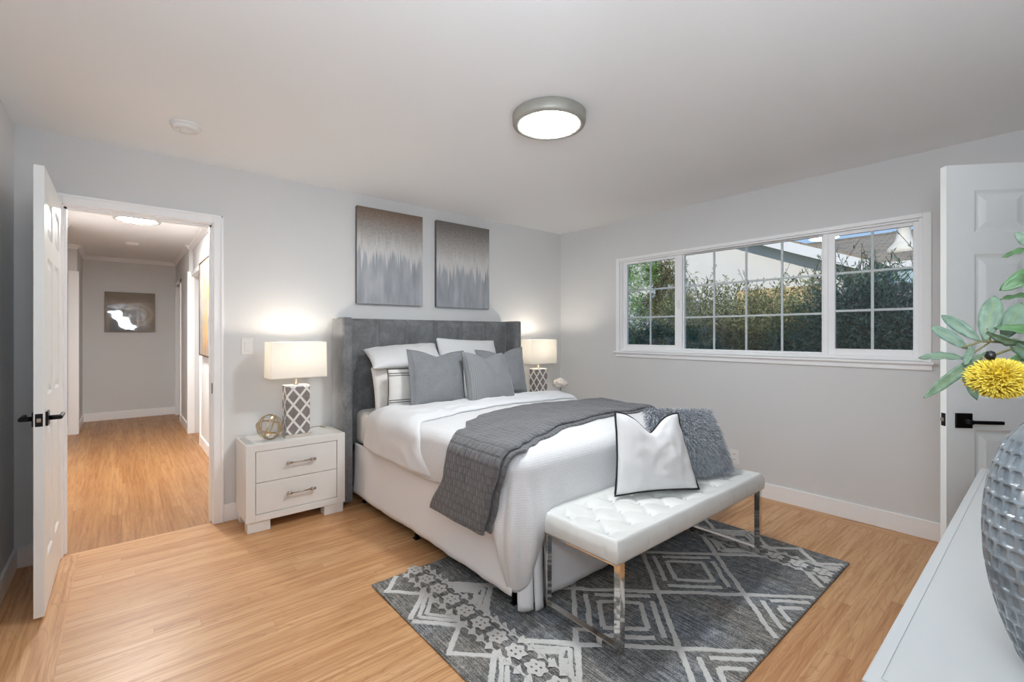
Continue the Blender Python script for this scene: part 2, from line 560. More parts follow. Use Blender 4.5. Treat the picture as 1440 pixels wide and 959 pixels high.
# ================================================================== THE SETTING
XL, XR, YB, YF, ZC = -0.455, 3.87, 3.70, -0.28, 2.44
WT = 0.12                                   # wall thickness
DX0, DX1, DH = -0.265, 0.472, 2.04          # hall door opening
HXL, HXR, HY = -0.47, 0.70, 9.20            # hall side walls and end wall
WY0, WY1, WZ0, WZ1 = 0.545, 2.875, 1.115, 2.03   # bedroom window opening
E_ = 0.055                                   # casing width

bm = bmesh.new()
bx(bm, XL + 0.26, YF, -0.06, XR - 0.116, YB - 0.0, 0, mat=0)
bx(bm, XL, YF, -0.06, XL + 0.26, YB, 0, mat=1)
bx(bm, XR - 0.116, YF, -0.06, XR, YB, 0, mat=1)
bx(bm, DX0 - 0.01, YB, -0.06, DX1 + 0.01, YB + 0.03, 0, mat=0)
struct('floor', bm, [M['floor_x'], M['floor_y']])
bm = bmesh.new()
bx(bm, -1.9, YB + 0.03, -0.06, 2.0, HY, 0)
struct('floor_hall', bm, M['floor_hall'])
bm = bmesh.new()
bx(bm, 2.3, -1.6, -0.06, XR + 0.1, YF, 0)
struct('floor_bath', bm, M['floor_x'])

bm = bmesh.new()
bx(bm, XL - WT, YF - WT, ZC, XR + 0.10, YB + 0.06, ZC + 0.15)
struct('ceiling', bm, M['ceiling'])
bm = bmesh.new()
bx(bm, -2.0, YB + 0.06, ZC, 2.1, HY + WT, ZC + 0.15)
struct('ceiling_hall', bm, M['ceiling'])
bm = bmesh.new()
bx(bm, 2.2, -1.75, ZC, XR + 0.1, YF - WT, ZC + 0.15)
struct('ceiling_bath', bm, M['ceiling'])

bm = bmesh.new()                             # back wall with the hall doorway
bx(bm, XL, YB, 0, DX0, YB + WT, ZC)
bx(bm, DX1, YB, 0, XR, YB + WT, ZC)
bx(bm, DX0, YB, DH, DX1, YB + WT, ZC)
struct('wall_back', bm, M['wall'])
bm = bmesh.new()                             # window wall
RW = 0.10
bx(bm, XR, YF - WT, -0.06, XR + RW, WY0, ZC)
bx(bm, XR, WY1, -0.06, XR + RW, YB + WT, ZC)
bx(bm, XR, WY0, -0.06, XR + RW, WY1, WZ0)
bx(bm, XR, WY0, WZ1, XR + RW, WY1, ZC)
struct('wall_right', bm, M['wall'])
bm = bmesh.new()
bx(bm, XL - WT, YF - WT, -0.06, XL, YB + WT, ZC)
struct('wall_left', bm, M['wall'])
FX0, FX1, FZ0, FZ1 = -0.40, 0.42, 1.32, 2.10   # small window in the wall behind the camera
BX0, BX1 = 2.56, 3.36                          # bath doorway
bm = bmesh.new()
bx(bm, XL, YF - WT, -0.06, FX0, YF, ZC)
bx(bm, FX0, YF - WT, -0.06, FX1, YF, FZ0)
bx(bm, FX0, YF - WT, FZ1, FX1, YF, ZC)
bx(bm, FX1, YF - WT, -0.06, BX0, YF, ZC)
bx(bm, BX0, YF - WT, DH, BX1, YF, ZC)
bx(bm, BX1, YF - WT, -0.06, XR, YF, ZC)
struct('wall_front', bm, M['wall'])
bm = bmesh.new()
bx(bm, 2.2, -1.75, -0.06, XR + 0.1, -1.6, ZC)
bx(bm, 2.2, -1.6, -0.06, 2.3, YF - WT, ZC)
bx(bm, XR, -1.6, -0.06, XR + 0.1, YF - WT, ZC)
struct('wall_bath', bm, M['wall'])
# hall walls
bm = bmesh.new()
bx(bm, -2.0, HY, -0.06, 2.1, HY + WT, ZC)
struct('wall_hall_end', bm, M['wall'])
bm = bmesh.new()
bx(bm, HXL - WT, YB + WT, -0.06, HXL, 6.75, ZC)
bx(bm, -2.0, 8.15, -0.06, -0.445, HY, ZC)
bx(bm, -2.0, 6.63, -0.06, HXL - WT, 6.75, ZC)
bx(bm, -2.0, 6.75, -0.06, -1.9, 8.15, ZC)
struct('wall_hall_left', bm, M['wall'])
bm = bmesh.new()
bx(bm, HXR, YB + WT, -0.06, HXR + WT, 6.45, ZC)
bx(bm, HXR, 6.45, DH, HXR + WT, 7.25, ZC)
bx(bm, 0.66, 7.25, -0.06, 2.1, 8.33, ZC)
bx(bm, 0.66, 8.33, DH, 0.66 + WT, 9.05, ZC)
bx(bm, 0.66, 9.05, -0.06, 2.1, HY, ZC)
bx(bm, HXR + WT, 6.33, -0.06, 2.1, 6.45, ZC)
bx(bm, 2.0, 6.45, -0.06, 2.1, 9.05, ZC)
struct('wall_hall_right', bm, M['wall'])

# baseboards
BH = 0.118
def base_x(bm, x0, x1, y, s): bx(bm, x0, min(y, y + s * 0.014), 0, x1, max(y, y + s * 0.014), BH, 0.003, 1)
def base_y(bm, y0, y1, x, s): bx(bm, min(x, x + s * 0.014), y0, 0, max(x, x + s * 0.014), y1, BH, 0.003, 1)
bm = bmesh.new()
base_x(bm, XL, DX0 - E_, YB, -1); base_x(bm, DX1 + E_, XR, YB, -1)
struct('baseboard_back', bm, M['trim'])
bm = bmesh.new(); base_y(bm, YF, YB - 0.014, XR, -1); struct('baseboard_right', bm, M['trim'])
bm = bmesh.new(); base_y(bm, YF, YB - 0.014, XL, 1); struct('baseboard_left', bm, M['trim'])
bm = bmesh.new()
base_x(bm, HXL, 0.66, HY, -1)
base_y(bm, YB + WT, 6.75, HXL, 1); base_y(bm, 8.23, HY - 0.014, -0.445, 1); base_x(bm, -1.9, -0.50, 8.15, -1)
base_y(bm, YB + WT, 6.39, HXR, -1); base_y(bm, 7.32, 8.26, 0.66, -1)
struct('baseboard_hall', bm, M['trim'])

# casing of the hall doorway
def casing(bm, x0, x1, h, yface, s, w=E_, t=0.018):
    """flat casing with a raised back band round an opening in a wall y = yface, proud towards s"""
    ya, yb = sorted((yface, yface + s * t)); yc, yd = sorted((yface, yface + s * (t + 0.007)))
    bx(bm, x0 - w, ya, 0, x0, yb, h + w, 0.003, 1)
    bx(bm, x1, ya, 0, x1 + w, yb, h + w, 0.003, 1)
    bx(bm, x0, ya, h, x1, yb, h + w, 0.003, 1)
    b = 0.014
    bx(bm, x0 - w - 0.002, yc, 0, x0 - w + b, yd, h + w + 0.002, 0.003, 1)
    bx(bm, x1 + w - b, yc, 0, x1 + w + 0.002, yd, h + w + 0.002, 0.003, 1)
    bx(bm, x0 - w, yc, h + w - b, x1 + w, yd, h + w + 0.002, 0.003, 1)
bm = bmesh.new()
casing(bm, DX0, DX1, DH, YB, -1)
casing(bm, DX0, DX1, DH, YB + WT, 1)
jt = 0.016
bx(bm, DX0 - 0.001, YB - 0.002, 0, DX0 + 0.004, YB + WT + 0.002, DH)
bx(bm, DX1 - 0.004, YB - 0.002, 0, DX1 + 0.001, YB + WT + 0.002, DH)
bx(bm, DX0, YB - 0.002, DH - 0.004, DX1, YB + WT + 0.002, DH + 0.001)
bx(bm, DX1 - 0.016, YB + 0.05, 0, DX1 - 0.004, YB + 0.085, DH - 0.004)       # stop
bx(bm, DX0 + 0.004, YB + 0.05, 0, DX0 + 0.016, YB + 0.085, DH - 0.004)
bx(bm, DX0, YB + 0.05, DH - 0.016, DX1, YB + 0.085, DH - 0.004)
tr1 = struct('trim_1', bm, M['trim'])
bm = bmesh.new()
bx(bm, DX1 - 0.0065, YB + 0.006, 0.885, DX1 - 0.0035, YB + 0.036, 0.955, 0.001, 1)
obj('strike_plate', bm, M['black'], tr1)
bm = bmesh.new()
casing(bm, BX0, BX1, DH, YF, 1)
struct('trim_2', bm, M['trim'])
# casings in the hall: cased opening on the left, two doorways on the right
bm = bmesh.new()
bx(bm, -0.53, 8.132, 0, -0.443, 8.152, 2.10, 0.003, 1); bx(bm, -0.447, 8.132, 0, -0.427, 8.21, 2.10, 0.003, 1)
struct('trim_3', bm, M['trim'])
bm = bmesh.new()
bx(bm, HXR - 0.018, 6.39, 0, HXR, 6.45, 2.1, 0.003, 1); bx(bm, HXR - 0.018, 6.39, DH, HXR, 7.25, 2.1, 0.003, 1)
bx(bm, 0.642, 7.249, 0, 0.72, 7.262, 2.10, 0.003, 1); bx(bm, 0.642, 7.25, 0, 0.66, 7.31, 2.1, 0.003, 1)
bx(bm, HXR, 6.448, 0, HXR + WT, 6.454, DH); bx(bm, HXR - 0.001, 6.45, DH - 0.006, HXR + WT, 7.25, DH)
struct('trim_4', bm, M['trim'])
bm = bmesh.new()
bx(bm, 0.642, 8.27, 0, 0.66, 8.33, 2.1, 0.003, 1); bx(bm, 0.642, 9.05, 0, 0.66, 9.11, 2.1, 0.003, 1); bx(bm, 0.642, 8.27, DH, 0.66, 9.11, 2.1, 0.003, 1)
bx(bm, 0.66, 9.044, 0, 0.78, 9.05, DH); bx(bm, 0.66, 8.33, 0, 0.78, 8.336, DH)
struct('trim_5', bm, M['trim'])
# crown moulding in the hall
def crown_run(bm, p0, p1, inward):
    p0, p1, n = Vector(p0), Vector(p1), Vector(inward)
    prof = [(0.0, -0.055), (0.008, -0.055), (0.012, -0.044), (0.034, -0.018), (0.042, -0.012), (0.045, 0.0), (0, 0)]
    A = [bm.verts.new(p0 + n * a + Vector((0, 0, z))) for a, z in prof]
    B = [bm.verts.new(p1 + n * a + Vector((0, 0, z))) for a, z in prof]
    for i in range(len(prof)):
        j = (i + 1) % len(prof)
        bm.faces.new((A[i], A[j], B[j], B[i]))
    bm.faces.new(A); bm.faces.new(B[::-1])
bm = bmesh.new()
crown_run(bm, (-0.445, HY, ZC), (0.66, HY, ZC), (0, -1, 0))
crown_run(bm, (0.66, 7.25, ZC), (0.66, HY, ZC), (-1, 0, 0))
crown_run(bm, (HXR, YB + WT, ZC), (HXR, 7.25, ZC), (-1, 0, 0))
crown_run(bm, (-0.445, 8.15, ZC), (-0.445, HY, ZC), (1, 0, 0))
crown_run(bm, (-1.9, 8.15, ZC), (-0.445, 8.15, ZC), (0, -1, 0))
crown_run(bm, (HXL, YB + WT, ZC), (HXL, 6.75, ZC), (1, 0, 0))
struct('trim_6', bm, M['trim'])

# ------------------------------------------------------------------ doors (six raised panels)
def door_leaf(w, h, t):
    bm = bmesh.new()
    st, z0 = 0.112, 0.0
    cuts_x = [(st, w / 2 - 0.05), (w / 2 + 0.05, w - st)]
    cuts_z = [(0.23, 0.845), (0.985, 1.63), (1.725, 1.915)]
    d = 0.009
    bx(bm, 0.004, d, 0.004, w - 0.004, t - d, h - 0.004)            # recessed core
    bx(bm, 0, 0, z0, st, t, h); bx(bm, w - st, 0, z0, w, t, h)      # stiles
    zs = [0.0] + [v for c in cuts_z for v in c] + [h]
    for a, b in zip(zs[0::2], zs[1::2]):
        bx(bm, st, 0, a, w - st, t, b)                              # rails
    for a, b in cuts_z:
        bx(bm, w / 2 - 0.05, 0, a, w / 2 + 0.05, t, b)              # mullion
        for x0, x1 in cuts_x:
            for y0, y1, yi in ((0.001, d, 0), (t - d, t - 0.001, 1)):
                # sticking: sloped moulding round the panel, then a raised field with a wide bevel
                def ring(i0, i1, ya, yb):
                    P = lambda i, y: [Vector((x0 + i, y, a + i)), Vector((x1 - i, y, a + i)), Vector((x1 - i, y, b - i)), Vector((x0 + i, y, b - i))]
                    A = [bm.verts.new(p) for p in P(i0, ya)]; B = [bm.verts.new(p) for p in P(i1, yb)]
                    for k in range(4): bm.faces.new((A[k], A[(k + 1) % 4], B[(k + 1) % 4], B[k]))
                    return B
                out, deep = (0.0, d) if yi == 0 else (t, t - d)
                ring(0.0, 0.012, out, deep + (0.001 if yi else -0.001))
                mid = deep + (0.0065 if yi else -0.0065)
                B = ring(0.022, 0.048, deep, mid)
                bm.faces.new(B)
    return bm

def handle_set(root, w, t, z, hinge_side_sign, both=True):
    """square rose and straight lever on each face, latch plate on the edge (local door coordinates)"""
    sides = ((t, 1), (0, -1))
    for y, s in sides:
        bm = bmesh.new()
        cx = w - 0.066
        bx(bm, cx - 0.033, min(y, y + s * 0.009), z - 0.033, cx + 0.033, max(y, y + s * 0.009), z + 0.033, 0.0015, 1)
        lev = obj('door_handle', bm, M['black'], root, local=True)
        bm = bmesh.new()
        tube(bm, [(cx, y + s * 0.008, z), (cx, y + s * 0.05, z)], 0.011, 16)
        a, b = sorted((y + s * 0.040, y + s * 0.055))
        bx(bm, cx - 0.122, a, z - 0.0075, cx + 0.012, b, z + 0.0075, 0.003, 2)
        obj('lever', bm, M['black'], lev, local=True)
    bm = bmesh.new()
    bx(bm, w - 0.0015, t / 2 - 0.0125, z - 0.029, w + 0.001, t / 2 + 0.0125, z + 0.029, 0.0005, 1)
    pl = obj('latch_plate', bm, M['black'], root, local=True)
    bm = bmesh.new()
    bx(bm, w, t / 2 - 0.007, z - 0.009, w + 0.010, t / 2 + 0.007, z + 0.009, 0.003, 2)
    obj('latch_bolt', bm, M['nickel'], pl, local=True)
    for hz in (0.2, 1.0, 1.82):
        bm = bmesh.new()
        tube(bm, [(-0.004, t * 0.0 - 0.004, hz - 0.045), (-0.004, t * 0.0 - 0.004, hz + 0.045)], 0.006, 10)
        obj('hinge', bm, M['black'], root, local=True)

d1 = structroot('door_1', (-0.303, YB - 0.012, 0.018), -PI / 2)
struct('door_leaf', door_leaf(0.742, 2.03, 0.035), M['door'], d1, local=True)
handle_set(d1, 0.742, 0.035, 0.885, 1)
d2a = math.atan2(0.745, -0.667)
d2 = structroot('door_2', (3.362, -0.222, 0.018), d2a)
struct('door_leaf', door_leaf(0.757, 2.03, 0.035), M['door'], d2, local=True)
handle_set(d2, 0.757, 0.035, 0.885, 1)

# ------------------------------------------------------------------ the bedroom window
win = structroot('window_1', (XR, (WY0 + WY1) / 2, WZ0))
GX = XR + 0.055                                # glazing plane
bm = bmesh.new()                               # drywall return lining and outer vinyl frame
def frame_yz(bm, x0, x1, y0, y1, z0, z1, w, bev=0.002, wb=None, wt=None):
    wb = w if wb is None else wb; wt = w if wt is None else wt
    bx(bm, x0, y0, z0, x1, y0 + w, z1, bev, 1); bx(bm, x0, y1 - w, z0, x1, y1, z1, bev, 1)
    bx(bm, x0, y0 + w, z0, x1, y1 - w, z0 + wb, bev, 1); bx(bm, x0, y0 + w, z1 - wt, x1, y1 - w, z1, bev, 1)
frame_yz(bm, XR + 0.006, XR + 0.098, WY0, WY1, WZ0, WZ1, 0.022, wb=0.028, wt=0.014)
bx(bm, XR + 0.03, 1.066, WZ0 + 0.02, XR + 0.095, 1.098, WZ1 - 0.01, 0.002, 1)     # two mullion posts
bx(bm, XR + 0.03, 2.206, WZ0 + 0.02, XR + 0.095, 2.246, WZ1 - 0.01, 0.002, 1)
struct('window_frame', bm, M['trim'], win)
def sash(name, y0, y1, z0, z1, x0, x1, w, cols, rows, mw=0.016):
    bm = bmesh.new()
    tw_ = min(w, 0.024)
    frame_yz(bm, x0, x1, y0, y1, z0, z1, w, wt=tw_)
    s = obj(name, bm, M['trim'], win)
    gx = (x0 + x1) / 2
    ya, yb, za, zb = y0 + w, y1 - w, z0 + w, z1 - tw_
    bm = bmesh.new()
    for c in range(1, cols):
        y = ya + (yb - ya) * c / cols
        bx(bm, gx - 0.005, y - mw / 2, za, gx + 0.005, y + mw / 2, zb, 0.001, 1)
    for r in range(1, rows):
        z = za + (zb - za) * r / rows
        bx(bm, gx - 0.0045, ya, z - mw / 2, gx + 0.0045, yb, z + mw / 2, 0.001, 1)
    obj('muntin_grid', bm, M['trim'], s)
    bm = bmesh.new()
    bx(bm, gx - 0.009, ya - 0.004, za - 0.004, gx - 0.006, yb + 0.004, zb + 0.004)
    obj('window_pane', bm, M['glass'], s)
    return s
sash('left_sash', 2.236, 2.853, WZ0 + 0.026, WZ1 - 0.014, XR + 0.035, XR + 0.06, 0.045, 2, 3)
sash('fixed_light', 1.096, 2.210, WZ0 + 0.026, WZ1 - 0.006, XR + 0.05, XR + 0.08, 0.016, 4, 3)
sash('right_sash', 0.553, 1.070, WZ0 + 0.026, WZ1 - 0.014, XR + 0.035, XR + 0.06, 0.045, 2, 3)
bm = bmesh.new()
bx(bm, XR + 0.026, 2.232, 1.52, XR + 0.036, 2.246, 1.60, 0.002, 1)
obj('sash_latch', bm, M['plastic'], win)
bm = bmesh.new()                               # casing, stool and apron
cw = 0.042
bx(bm, XR - 0.007, WY0 - cw, WZ0, XR, WY0, WZ1 + 0.028, 0.002, 1)
bx(bm, XR - 0.007, WY1, WZ0, XR, WY1 + cw, WZ1 + 0.028, 0.002, 1)
bx(bm, XR - 0.007, WY0, WZ1, XR, WY1, WZ1 + 0.028, 0.002, 1)
bx(bm, XR - 0.034, WY0 - cw - 0.015, WZ0 - 0.018, XR + 0.03, WY1 + cw + 0.015, WZ0, 0.004, 2)
bx(bm, XR - 0.014, WY0 - cw - 0.004, WZ0 - 0.055, XR, WY1 + cw + 0.004, WZ0 - 0.018, 0.003, 1)
struct('window_sill', bm, M['trim'], win)

w2 = structroot('window_2', ((FX0 + FX1) / 2, YF, FZ0))
bm = bmesh.new()
def frame_xz(bm, y0, y1, x0, x1, z0, z1, w):
    bx(bm, x0, y0, z0, x0 + w, y1, z1); bx(bm, x1 - w, y0, z0, x1, y1, z1)
    bx(bm, x0 + w, y0, z0, x1 - w, y1, z0 + w); bx(bm, x0 + w, y0, z1 - w, x1 - w, y1, z1)
frame_xz(bm, YF - 0.09, YF - 0.03, FX0, FX1, FZ0, FZ1, 0.04)
for k in (1, 2):
    x = FX0 + (FX1 - FX0) * k / 3; bx(bm, x - 0.012, YF - 0.065, FZ0 + 0.03, x + 0.012, YF - 0.05, FZ1 - 0.03)
    z = FZ0 + (FZ1 - FZ0) * k / 3; bx(bm, FX0 + 0.03, YF - 0.064, z - 0.012, FX1 - 0.03, YF - 0.051, z + 0.012)
struct('window_frame', bm, M['trim'], w2)
bm = bmesh.new()
bx(bm, FX0 + 0.03, YF - 0.074, FZ0 + 0.03, FX1 - 0.03, YF - 0.070, FZ1 - 0.03)
struct('window_pane', bm, M['glass'], w2)

# ================================================================== THE BED
bed = thing('bed', 'upholstered queen bed with tall charcoal velvet wingback headboard and white skirt', 'bed', (2.145, 2.6, 0))
HBX0, HBX1, HBT = 1.255, 3.033, 1.418
# channel-tufted headboard panel between the wings
PX0, PX1, PYF = 1.325, 2.965, 3.565
bm = bmesh.new()
bx(bm, PX0, PYF + 0.03, 0.10, PX1, YB - 0.03, HBT - 0.004, 0.01, 2)
nch = 6; pw = (PX1 - PX0) / nch
for k in range(nch):
    xa = PX0 + k * pw
    def fn(u, v, xa=xa):
        e = 1 - abs(2 * u - 1) ** 3.2
        top = 1 - max(0.0, (v - 0.985) / 0.015) ** 2
        y = PYF + 0.046 - 0.046 * max(0.0, e) ** 0.5 * max(0.0, top) ** 0.5
        y -= 0.003 * nz(u * 2 + k * 3, v * 5, 1.0)
        return Vector((xa + u * pw, y, 0.10 + v * (HBT - 0.104)))
    grid(bm, 20, 40, fn)
    bmesh.ops.remove_doubles(bm, verts=bm.verts, dist=1e-5)
obj('headboard', bm, M['velvet'], bed)
for nm, x0, x1 in (('left', HBX0, PX0 + 0.006), ('right', PX1 - 0.006, HBX1)):
    bm = bmesh.new()
    bx(bm, x0, 3.435, 0.02, x1, YB - 0.025, HBT, 0.016, 3)
    # welt seam along the outer front edge
    xs = x0 + 0.004 if nm == 'left' else x1 - 0.004
    tube(bm, [(xs, 3.452, 0.03), (xs, 3.452, HBT - 0.012)], 0.005, 8)
    tube(bm, [(xs, 3.452, HBT - 0.008), (xs, YB - 0.04, HBT - 0.008)], 0.005, 8)
    smoothall(bm)
    o = obj('headboard_wing', bm, M['velvet'], bed)
# platform rail, legs, mattress
MX0, MX1, MY0, MY1, MZ = 1.390, 2.900, 1.600, 3.558, 0.70
bm = bmesh.new(); bx(bm, MX0 - 0.012, MY0 - 0.01, 0.375, MX1 + 0.012, MY1, 0.428, 0.006, 1)
obj('bed_platform', bm, M['black'], bed)
for x, y in ((1.415, 2.60), (1.425, 1.665), (2.875, 1.665), (2.875, 2.60), (1.42, 3.42), (2.87, 3.42)):
    bm = bmesh.new(); tube(bm, [(x, y, 0.0), (x, y, 0.38)], 0.013, 10)
    bx(bm, x - 0.018, y - 0.018, 0, x + 0.018, y + 0.018, 0.012, 0.003, 1)
    obj('leg', bm, M['black'], bed)
bm = bmesh.new(); bx(bm, MX0, MY0, 0.428, MX1, MY1, MZ, 0.055, 5); smoothall(bm)
obj('mattress', bm, M['cotton_warm'], bed)

# pleated bed skirt: left, foot and right panels, split at the corners
def skirt_panel(bm, p0, p1, n, z1, hem, seed, amp=0.012):
    p0, p1, n = Vector(p0), Vector(p1), Vector(n)
    L = (p1 - p0).length
    def fn(u, v):
        h = hem(u) + 0.008 * nz(u * L * 3, seed)
        z = z1 + (h - z1) * v
        w = amp * v * (nz(u * L * 4.0, seed + 5, v * 0.6) + 0.5 * nz(u * L * 11, seed + 9)) + 0.02 * v * v
        return p0 + (p1 - p0) * u + n * w + Vector((0, 0, z))
    grid(bm, int(L * 45), 14, fn)
bm = bmesh.new()
skirt_panel(bm, (MX0 - 0.018, 3.50, 0), (MX0 - 0.018, 1.595, 0), (-1, 0, 0), 0.455, lambda u: 0.075 + 0.025 * u, 1)
skirt_panel(bm, (MX0 - 0.015, MY0 - 0.014, 0), (MX1 + 0.015, MY0 - 0.014, 0), (0, -1, 0), 0.455, lambda u: 0.035 + 0.03 * u, 4, 0.02)
skirt_panel(bm, (MX1 + 0.018, 1.60, 0), (MX1 + 0.018, 3.50, 0), (1, 0, 0), 0.455, lambda u: 0.04 + 0.02 * u, 7)
# the two narrow corner tabs that hang to the rug
skirt_panel(bm, (1.372, 1.588, 0), (1.436, 1.553, 0), (-0.4, -0.9, 0), 0.40, lambda u: 0.028 + 0.02 * abs(u - 0.5), 11, 0.01)
skirt_panel(bm, (1.443, 1.556, 0), (1.49, 1.552, 0), (0, -1, 0), 0.40, lambda u: 0.02, 13, 0.008)
sk = obj('bed_skirt', bm, M['skirt'], bed, normals=False)
mod(sk, 'SOLIDIFY', thickness=0.003)

# ------------------------------------------------------------------ duvet
DT = 0.735
def dtop(x, y):
    s = max(0.0, min(1.0, (x - 1.40) / 1.49)); c = math.sin(PI * s)
    f = max(0.0, min(1.0, (y - 1.60) / 0.25))
    return DT + 0.02 * c * f + 0.010 * f * nz(x, y, 0, 4.5) + 0.004 * f * nz(x, y, 5, 13)
def duvet_mesh():
    bm = bmesh.new()
    lay = bm.loops.layers.uv.verify()
    r = 0.075
    qx0, qx1, qy0, qy1 = 1.345 + r, 2.945 - r, 1.552 + r, 3.02
    nx, ny, nc = 58, 56, 16
    cols = []                                # (q, normal, drop, arclength)
    s = 0.0
    def lw(p, k): return 0.018 * nz(p * 2.6, k) + 0.008 * nz(p * 8, k + 3)
    for j in range(ny + 1):
        y = qy1 + (qy0 - qy1) * j / ny
        d = 0.275 + lw(y, 2) + 0.36 * math.exp(-((y - qy0 + 0.02) / 0.075) ** 2)
        cols.append((Vector((qx0, y, 0)), Vector((-1, 0, 0)), d, -y))
    for k in range(1, nc):
        a = PI / 2 * k / nc
        n = Vector((-math.cos(a), -math.sin(a), 0))
        d = 0.605 + 0.012 * math.sin(a * 3)
        cols.append((Vector((qx0, qy0, 0)), n, d, -qy0 + a * 0.14))
    for i in range(nx + 1):
        x = qx0 + (qx1 - qx0) * i / nx
        d = 0.385 + lw(x, 6) + 0.22 * math.exp(-((x - qx0 + 0.02) / 0.075) ** 2) + 0.2 * math.exp(-((x - qx1) / 0.08) ** 2)
        cols.append((Vector((x, qy0, 0)), Vector((0, -1, 0)), d, -qy0 + 0.22 + (x - qx0)))
    for k in range(1, nc):
        a = PI / 2 * k / nc
        cols.append((Vector((qx1, qy0, 0)), Vector((math.sin(a), -math.cos(a), 0)), 0.58, a))
    for j in range(ny + 1):
        y = qy0 + (qy1 - qy0) * j / ny
        d = 0.30 + lw(y, 9) + 0.25 * math.exp(-((y - qy0) / 0.08) ** 2)
        cols.append((Vector((qx1, y, 0)), Vector((1, 0, 0)), d, y))
    nr, nd = 8, 26
    strips = []
    for ci, (q, n, D, sl) in enumerate(cols):
        zt = dtop(q.x, q.y); col = []; arc = 0
        corner = math.exp(-((Vector((q.x - qx0, q.y - qy0, 0)).length) / 0.10) ** 2)
        for k in range(nr + 1):
            th = PI / 2 * k / nr
            col.append((q + n * (r * math.sin(th)) + Vector((0, 0, zt - r * (1 - math.cos(th)))), r * th))
        for k in range(1, nd + 1):
            d = (D - r) * k / nd
            v = k / nd
            w = 0.010 * v * nz(sl * 5.5, 3.3, d * 2) + 0.005 * nz(sl * 3, d * 5, 8)
            # the loose corner swings out in a soft fold, then tapers to a point
            w += corner * (0.040 * math.sin(PI * v) * min(1, v * 2) - 0.015 * v)
            w += 0.010 * corner * math.sin(v * PI) * math.sin(sl * 60)
            bul = 0.012 * math.sin(PI * min(1.0, v * 1.0))
            if abs(n.y) > 0.99 and q.x > 1.62: w = min(w, 0.004) * 0.4; bul *= 0.3
            col.append((q + n * (r + w + bul) + Vector((0, 0, zt - r - d)), r * PI / 2 + d))
        strips.append((col, sl))
    V = [[bm.verts.new(p) for p, _ in c] for c, _ in strips]
    for i in range(len(V) - 1):
        for k in range(len(V[i]) - 1):
            f = bm.faces.new((V[i][k], V[i + 1][k], V[i + 1][k + 1], V[i][k + 1])); f.smooth = True
            for lp, (a, b) in zip(f.loops, ((i, k), (i + 1, k), (i + 1, k + 1), (i, k + 1))):
                lp[lay].uv = (strips[a][1], strips[a][0][b][1])
    G = [[bm.verts.new((qx0 + (qx1 - qx0) * i / nx, qy0 + (qy1 - qy0) * j / ny,
                        dtop(qx0 + (qx1 - qx0) * i / nx, qy0 + (qy1 - qy0) * j / ny))) for j in range(ny + 1)] for i in range(nx + 1)]
    for i in range(nx):
        for j in range(ny):
            f = bm.faces.new((G[i][j], G[i + 1][j], G[i + 1][j + 1], G[i][j + 1])); f.smooth = True
            for lp in f.loops: lp[lay].uv = (lp.vert.co.x, lp.vert.co.y)
    bmesh.ops.remove_doubles(bm, verts=bm.verts, dist=2e-4)
    return bm
dv = obj('duvet', duvet_mesh(), M['duvet'])
tag(dv, 'white waffle-textured duvet spread over the bed, one long corner hanging at the foot', 'duvet')
mod(dv, 'SOLIDIFY', thickness=0.012, offset=1)

def drape(bm, zt, xl, xr, dl, dr, r, y_a, y_b, ns, nt, off, topfn=None, uvs=1.0):
    """cloth strip lying across the bed: s runs from the left hem over the top to the right hem, t from edge y_a(s) to y_b(s)"""
    lay = bm.loops.layers.uv.verify()
    arc = r * PI / 2
    flat = (xr - xl) - 2 * r
    L = (dl - r) + arc + flat + arc + (dr - r)
    def sec(s):
        if s < dl - r: return Vector((xl, 0, zt - dl + s)), Vector((-1, 0, 0))
        s -= dl - r
        if s < arc:
            a = s / r
            n = Vector((-math.cos(a), 0, math.sin(a))); return Vector((xl + r, 0, zt - r)) + n * r, n
        s -= arc
        if s < flat: return Vector((xl + r + s, 0, zt)), Vector((0, 0, 1))
        s -= flat
        if s < arc:
            a = s / r
            n = Vector((math.sin(a), 0, math.cos(a))); return Vector((xr - r, 0, zt - r)) + n * r, n
        s -= arc
        return Vector((xr, 0, zt - r - s)), Vector((1, 0, 0))
    V = []
    for i in range(ns + 1):
        s = L * i / ns
        p, n = sec(s)
        row = []
        for j in range(nt + 1):
            t = j / nt
            y = y_a(s) + (y_b(s) - y_a(s)) * t
            q = p + Vector((0, y, 0)) + n * off(s, t, L)
            if topfn and n.z > 0: q.z += topfn(q.x, y) * n.z
            row.append((bm.verts.new(q), (s, y)))
        V.append(row)
    for i in range(ns):
        for j in range(nt):
            f = bm.faces.new((V[i][j][0], V[i + 1][j][0], V[i + 1][j + 1][0], V[i][j + 1][0])); f.smooth = True
            for lp, (a, b) in zip(f.loops, ((i, j), (i + 1, j), (i + 1, j + 1), (i, j + 1))):
                lp[lay].uv = (V[a][b][1][0] * uvs, V[a][b][1][1] * uvs)
    return L

# the folded-back head end of the duvet: a soft double layer, slanting at the left drop
bm = bmesh.new()
dl, r = 0.265, 0.085
ya = lambda s: lerp_tab(((0, 2.26), (0.18, 2.40), (0.34, 2.54), (0.9, 2.60), (2.4, 2.62)), s) + 0.012 * nz(s * 4, 1)
yb = lambda s: lerp_tab(((0, 3.23), (0.2, 3.17), (0.42, 3.02), (0.8, 2.955), (1.3, 2.945), (2.4, 3.0)), s)
def foff(s, t, L):
    puff = max(0.0, 1 - abs(2 * t - 1) ** 3.2) ** 0.6
    return 0.006 + 0.034 * puff + 0.010 * puff * nz(s * 5, t * 4, 3) + 0.008 * puff * (1 - abs(nz(s * 5 + t * 3, t * 5 - s * 2, 6)) * 2.2)
drape(bm, DT + 0.012, 1.336, 2.954, dl, 0.30, r, ya, yb, 110, 44, foff, lambda x, y: dtop(x, y) - DT)
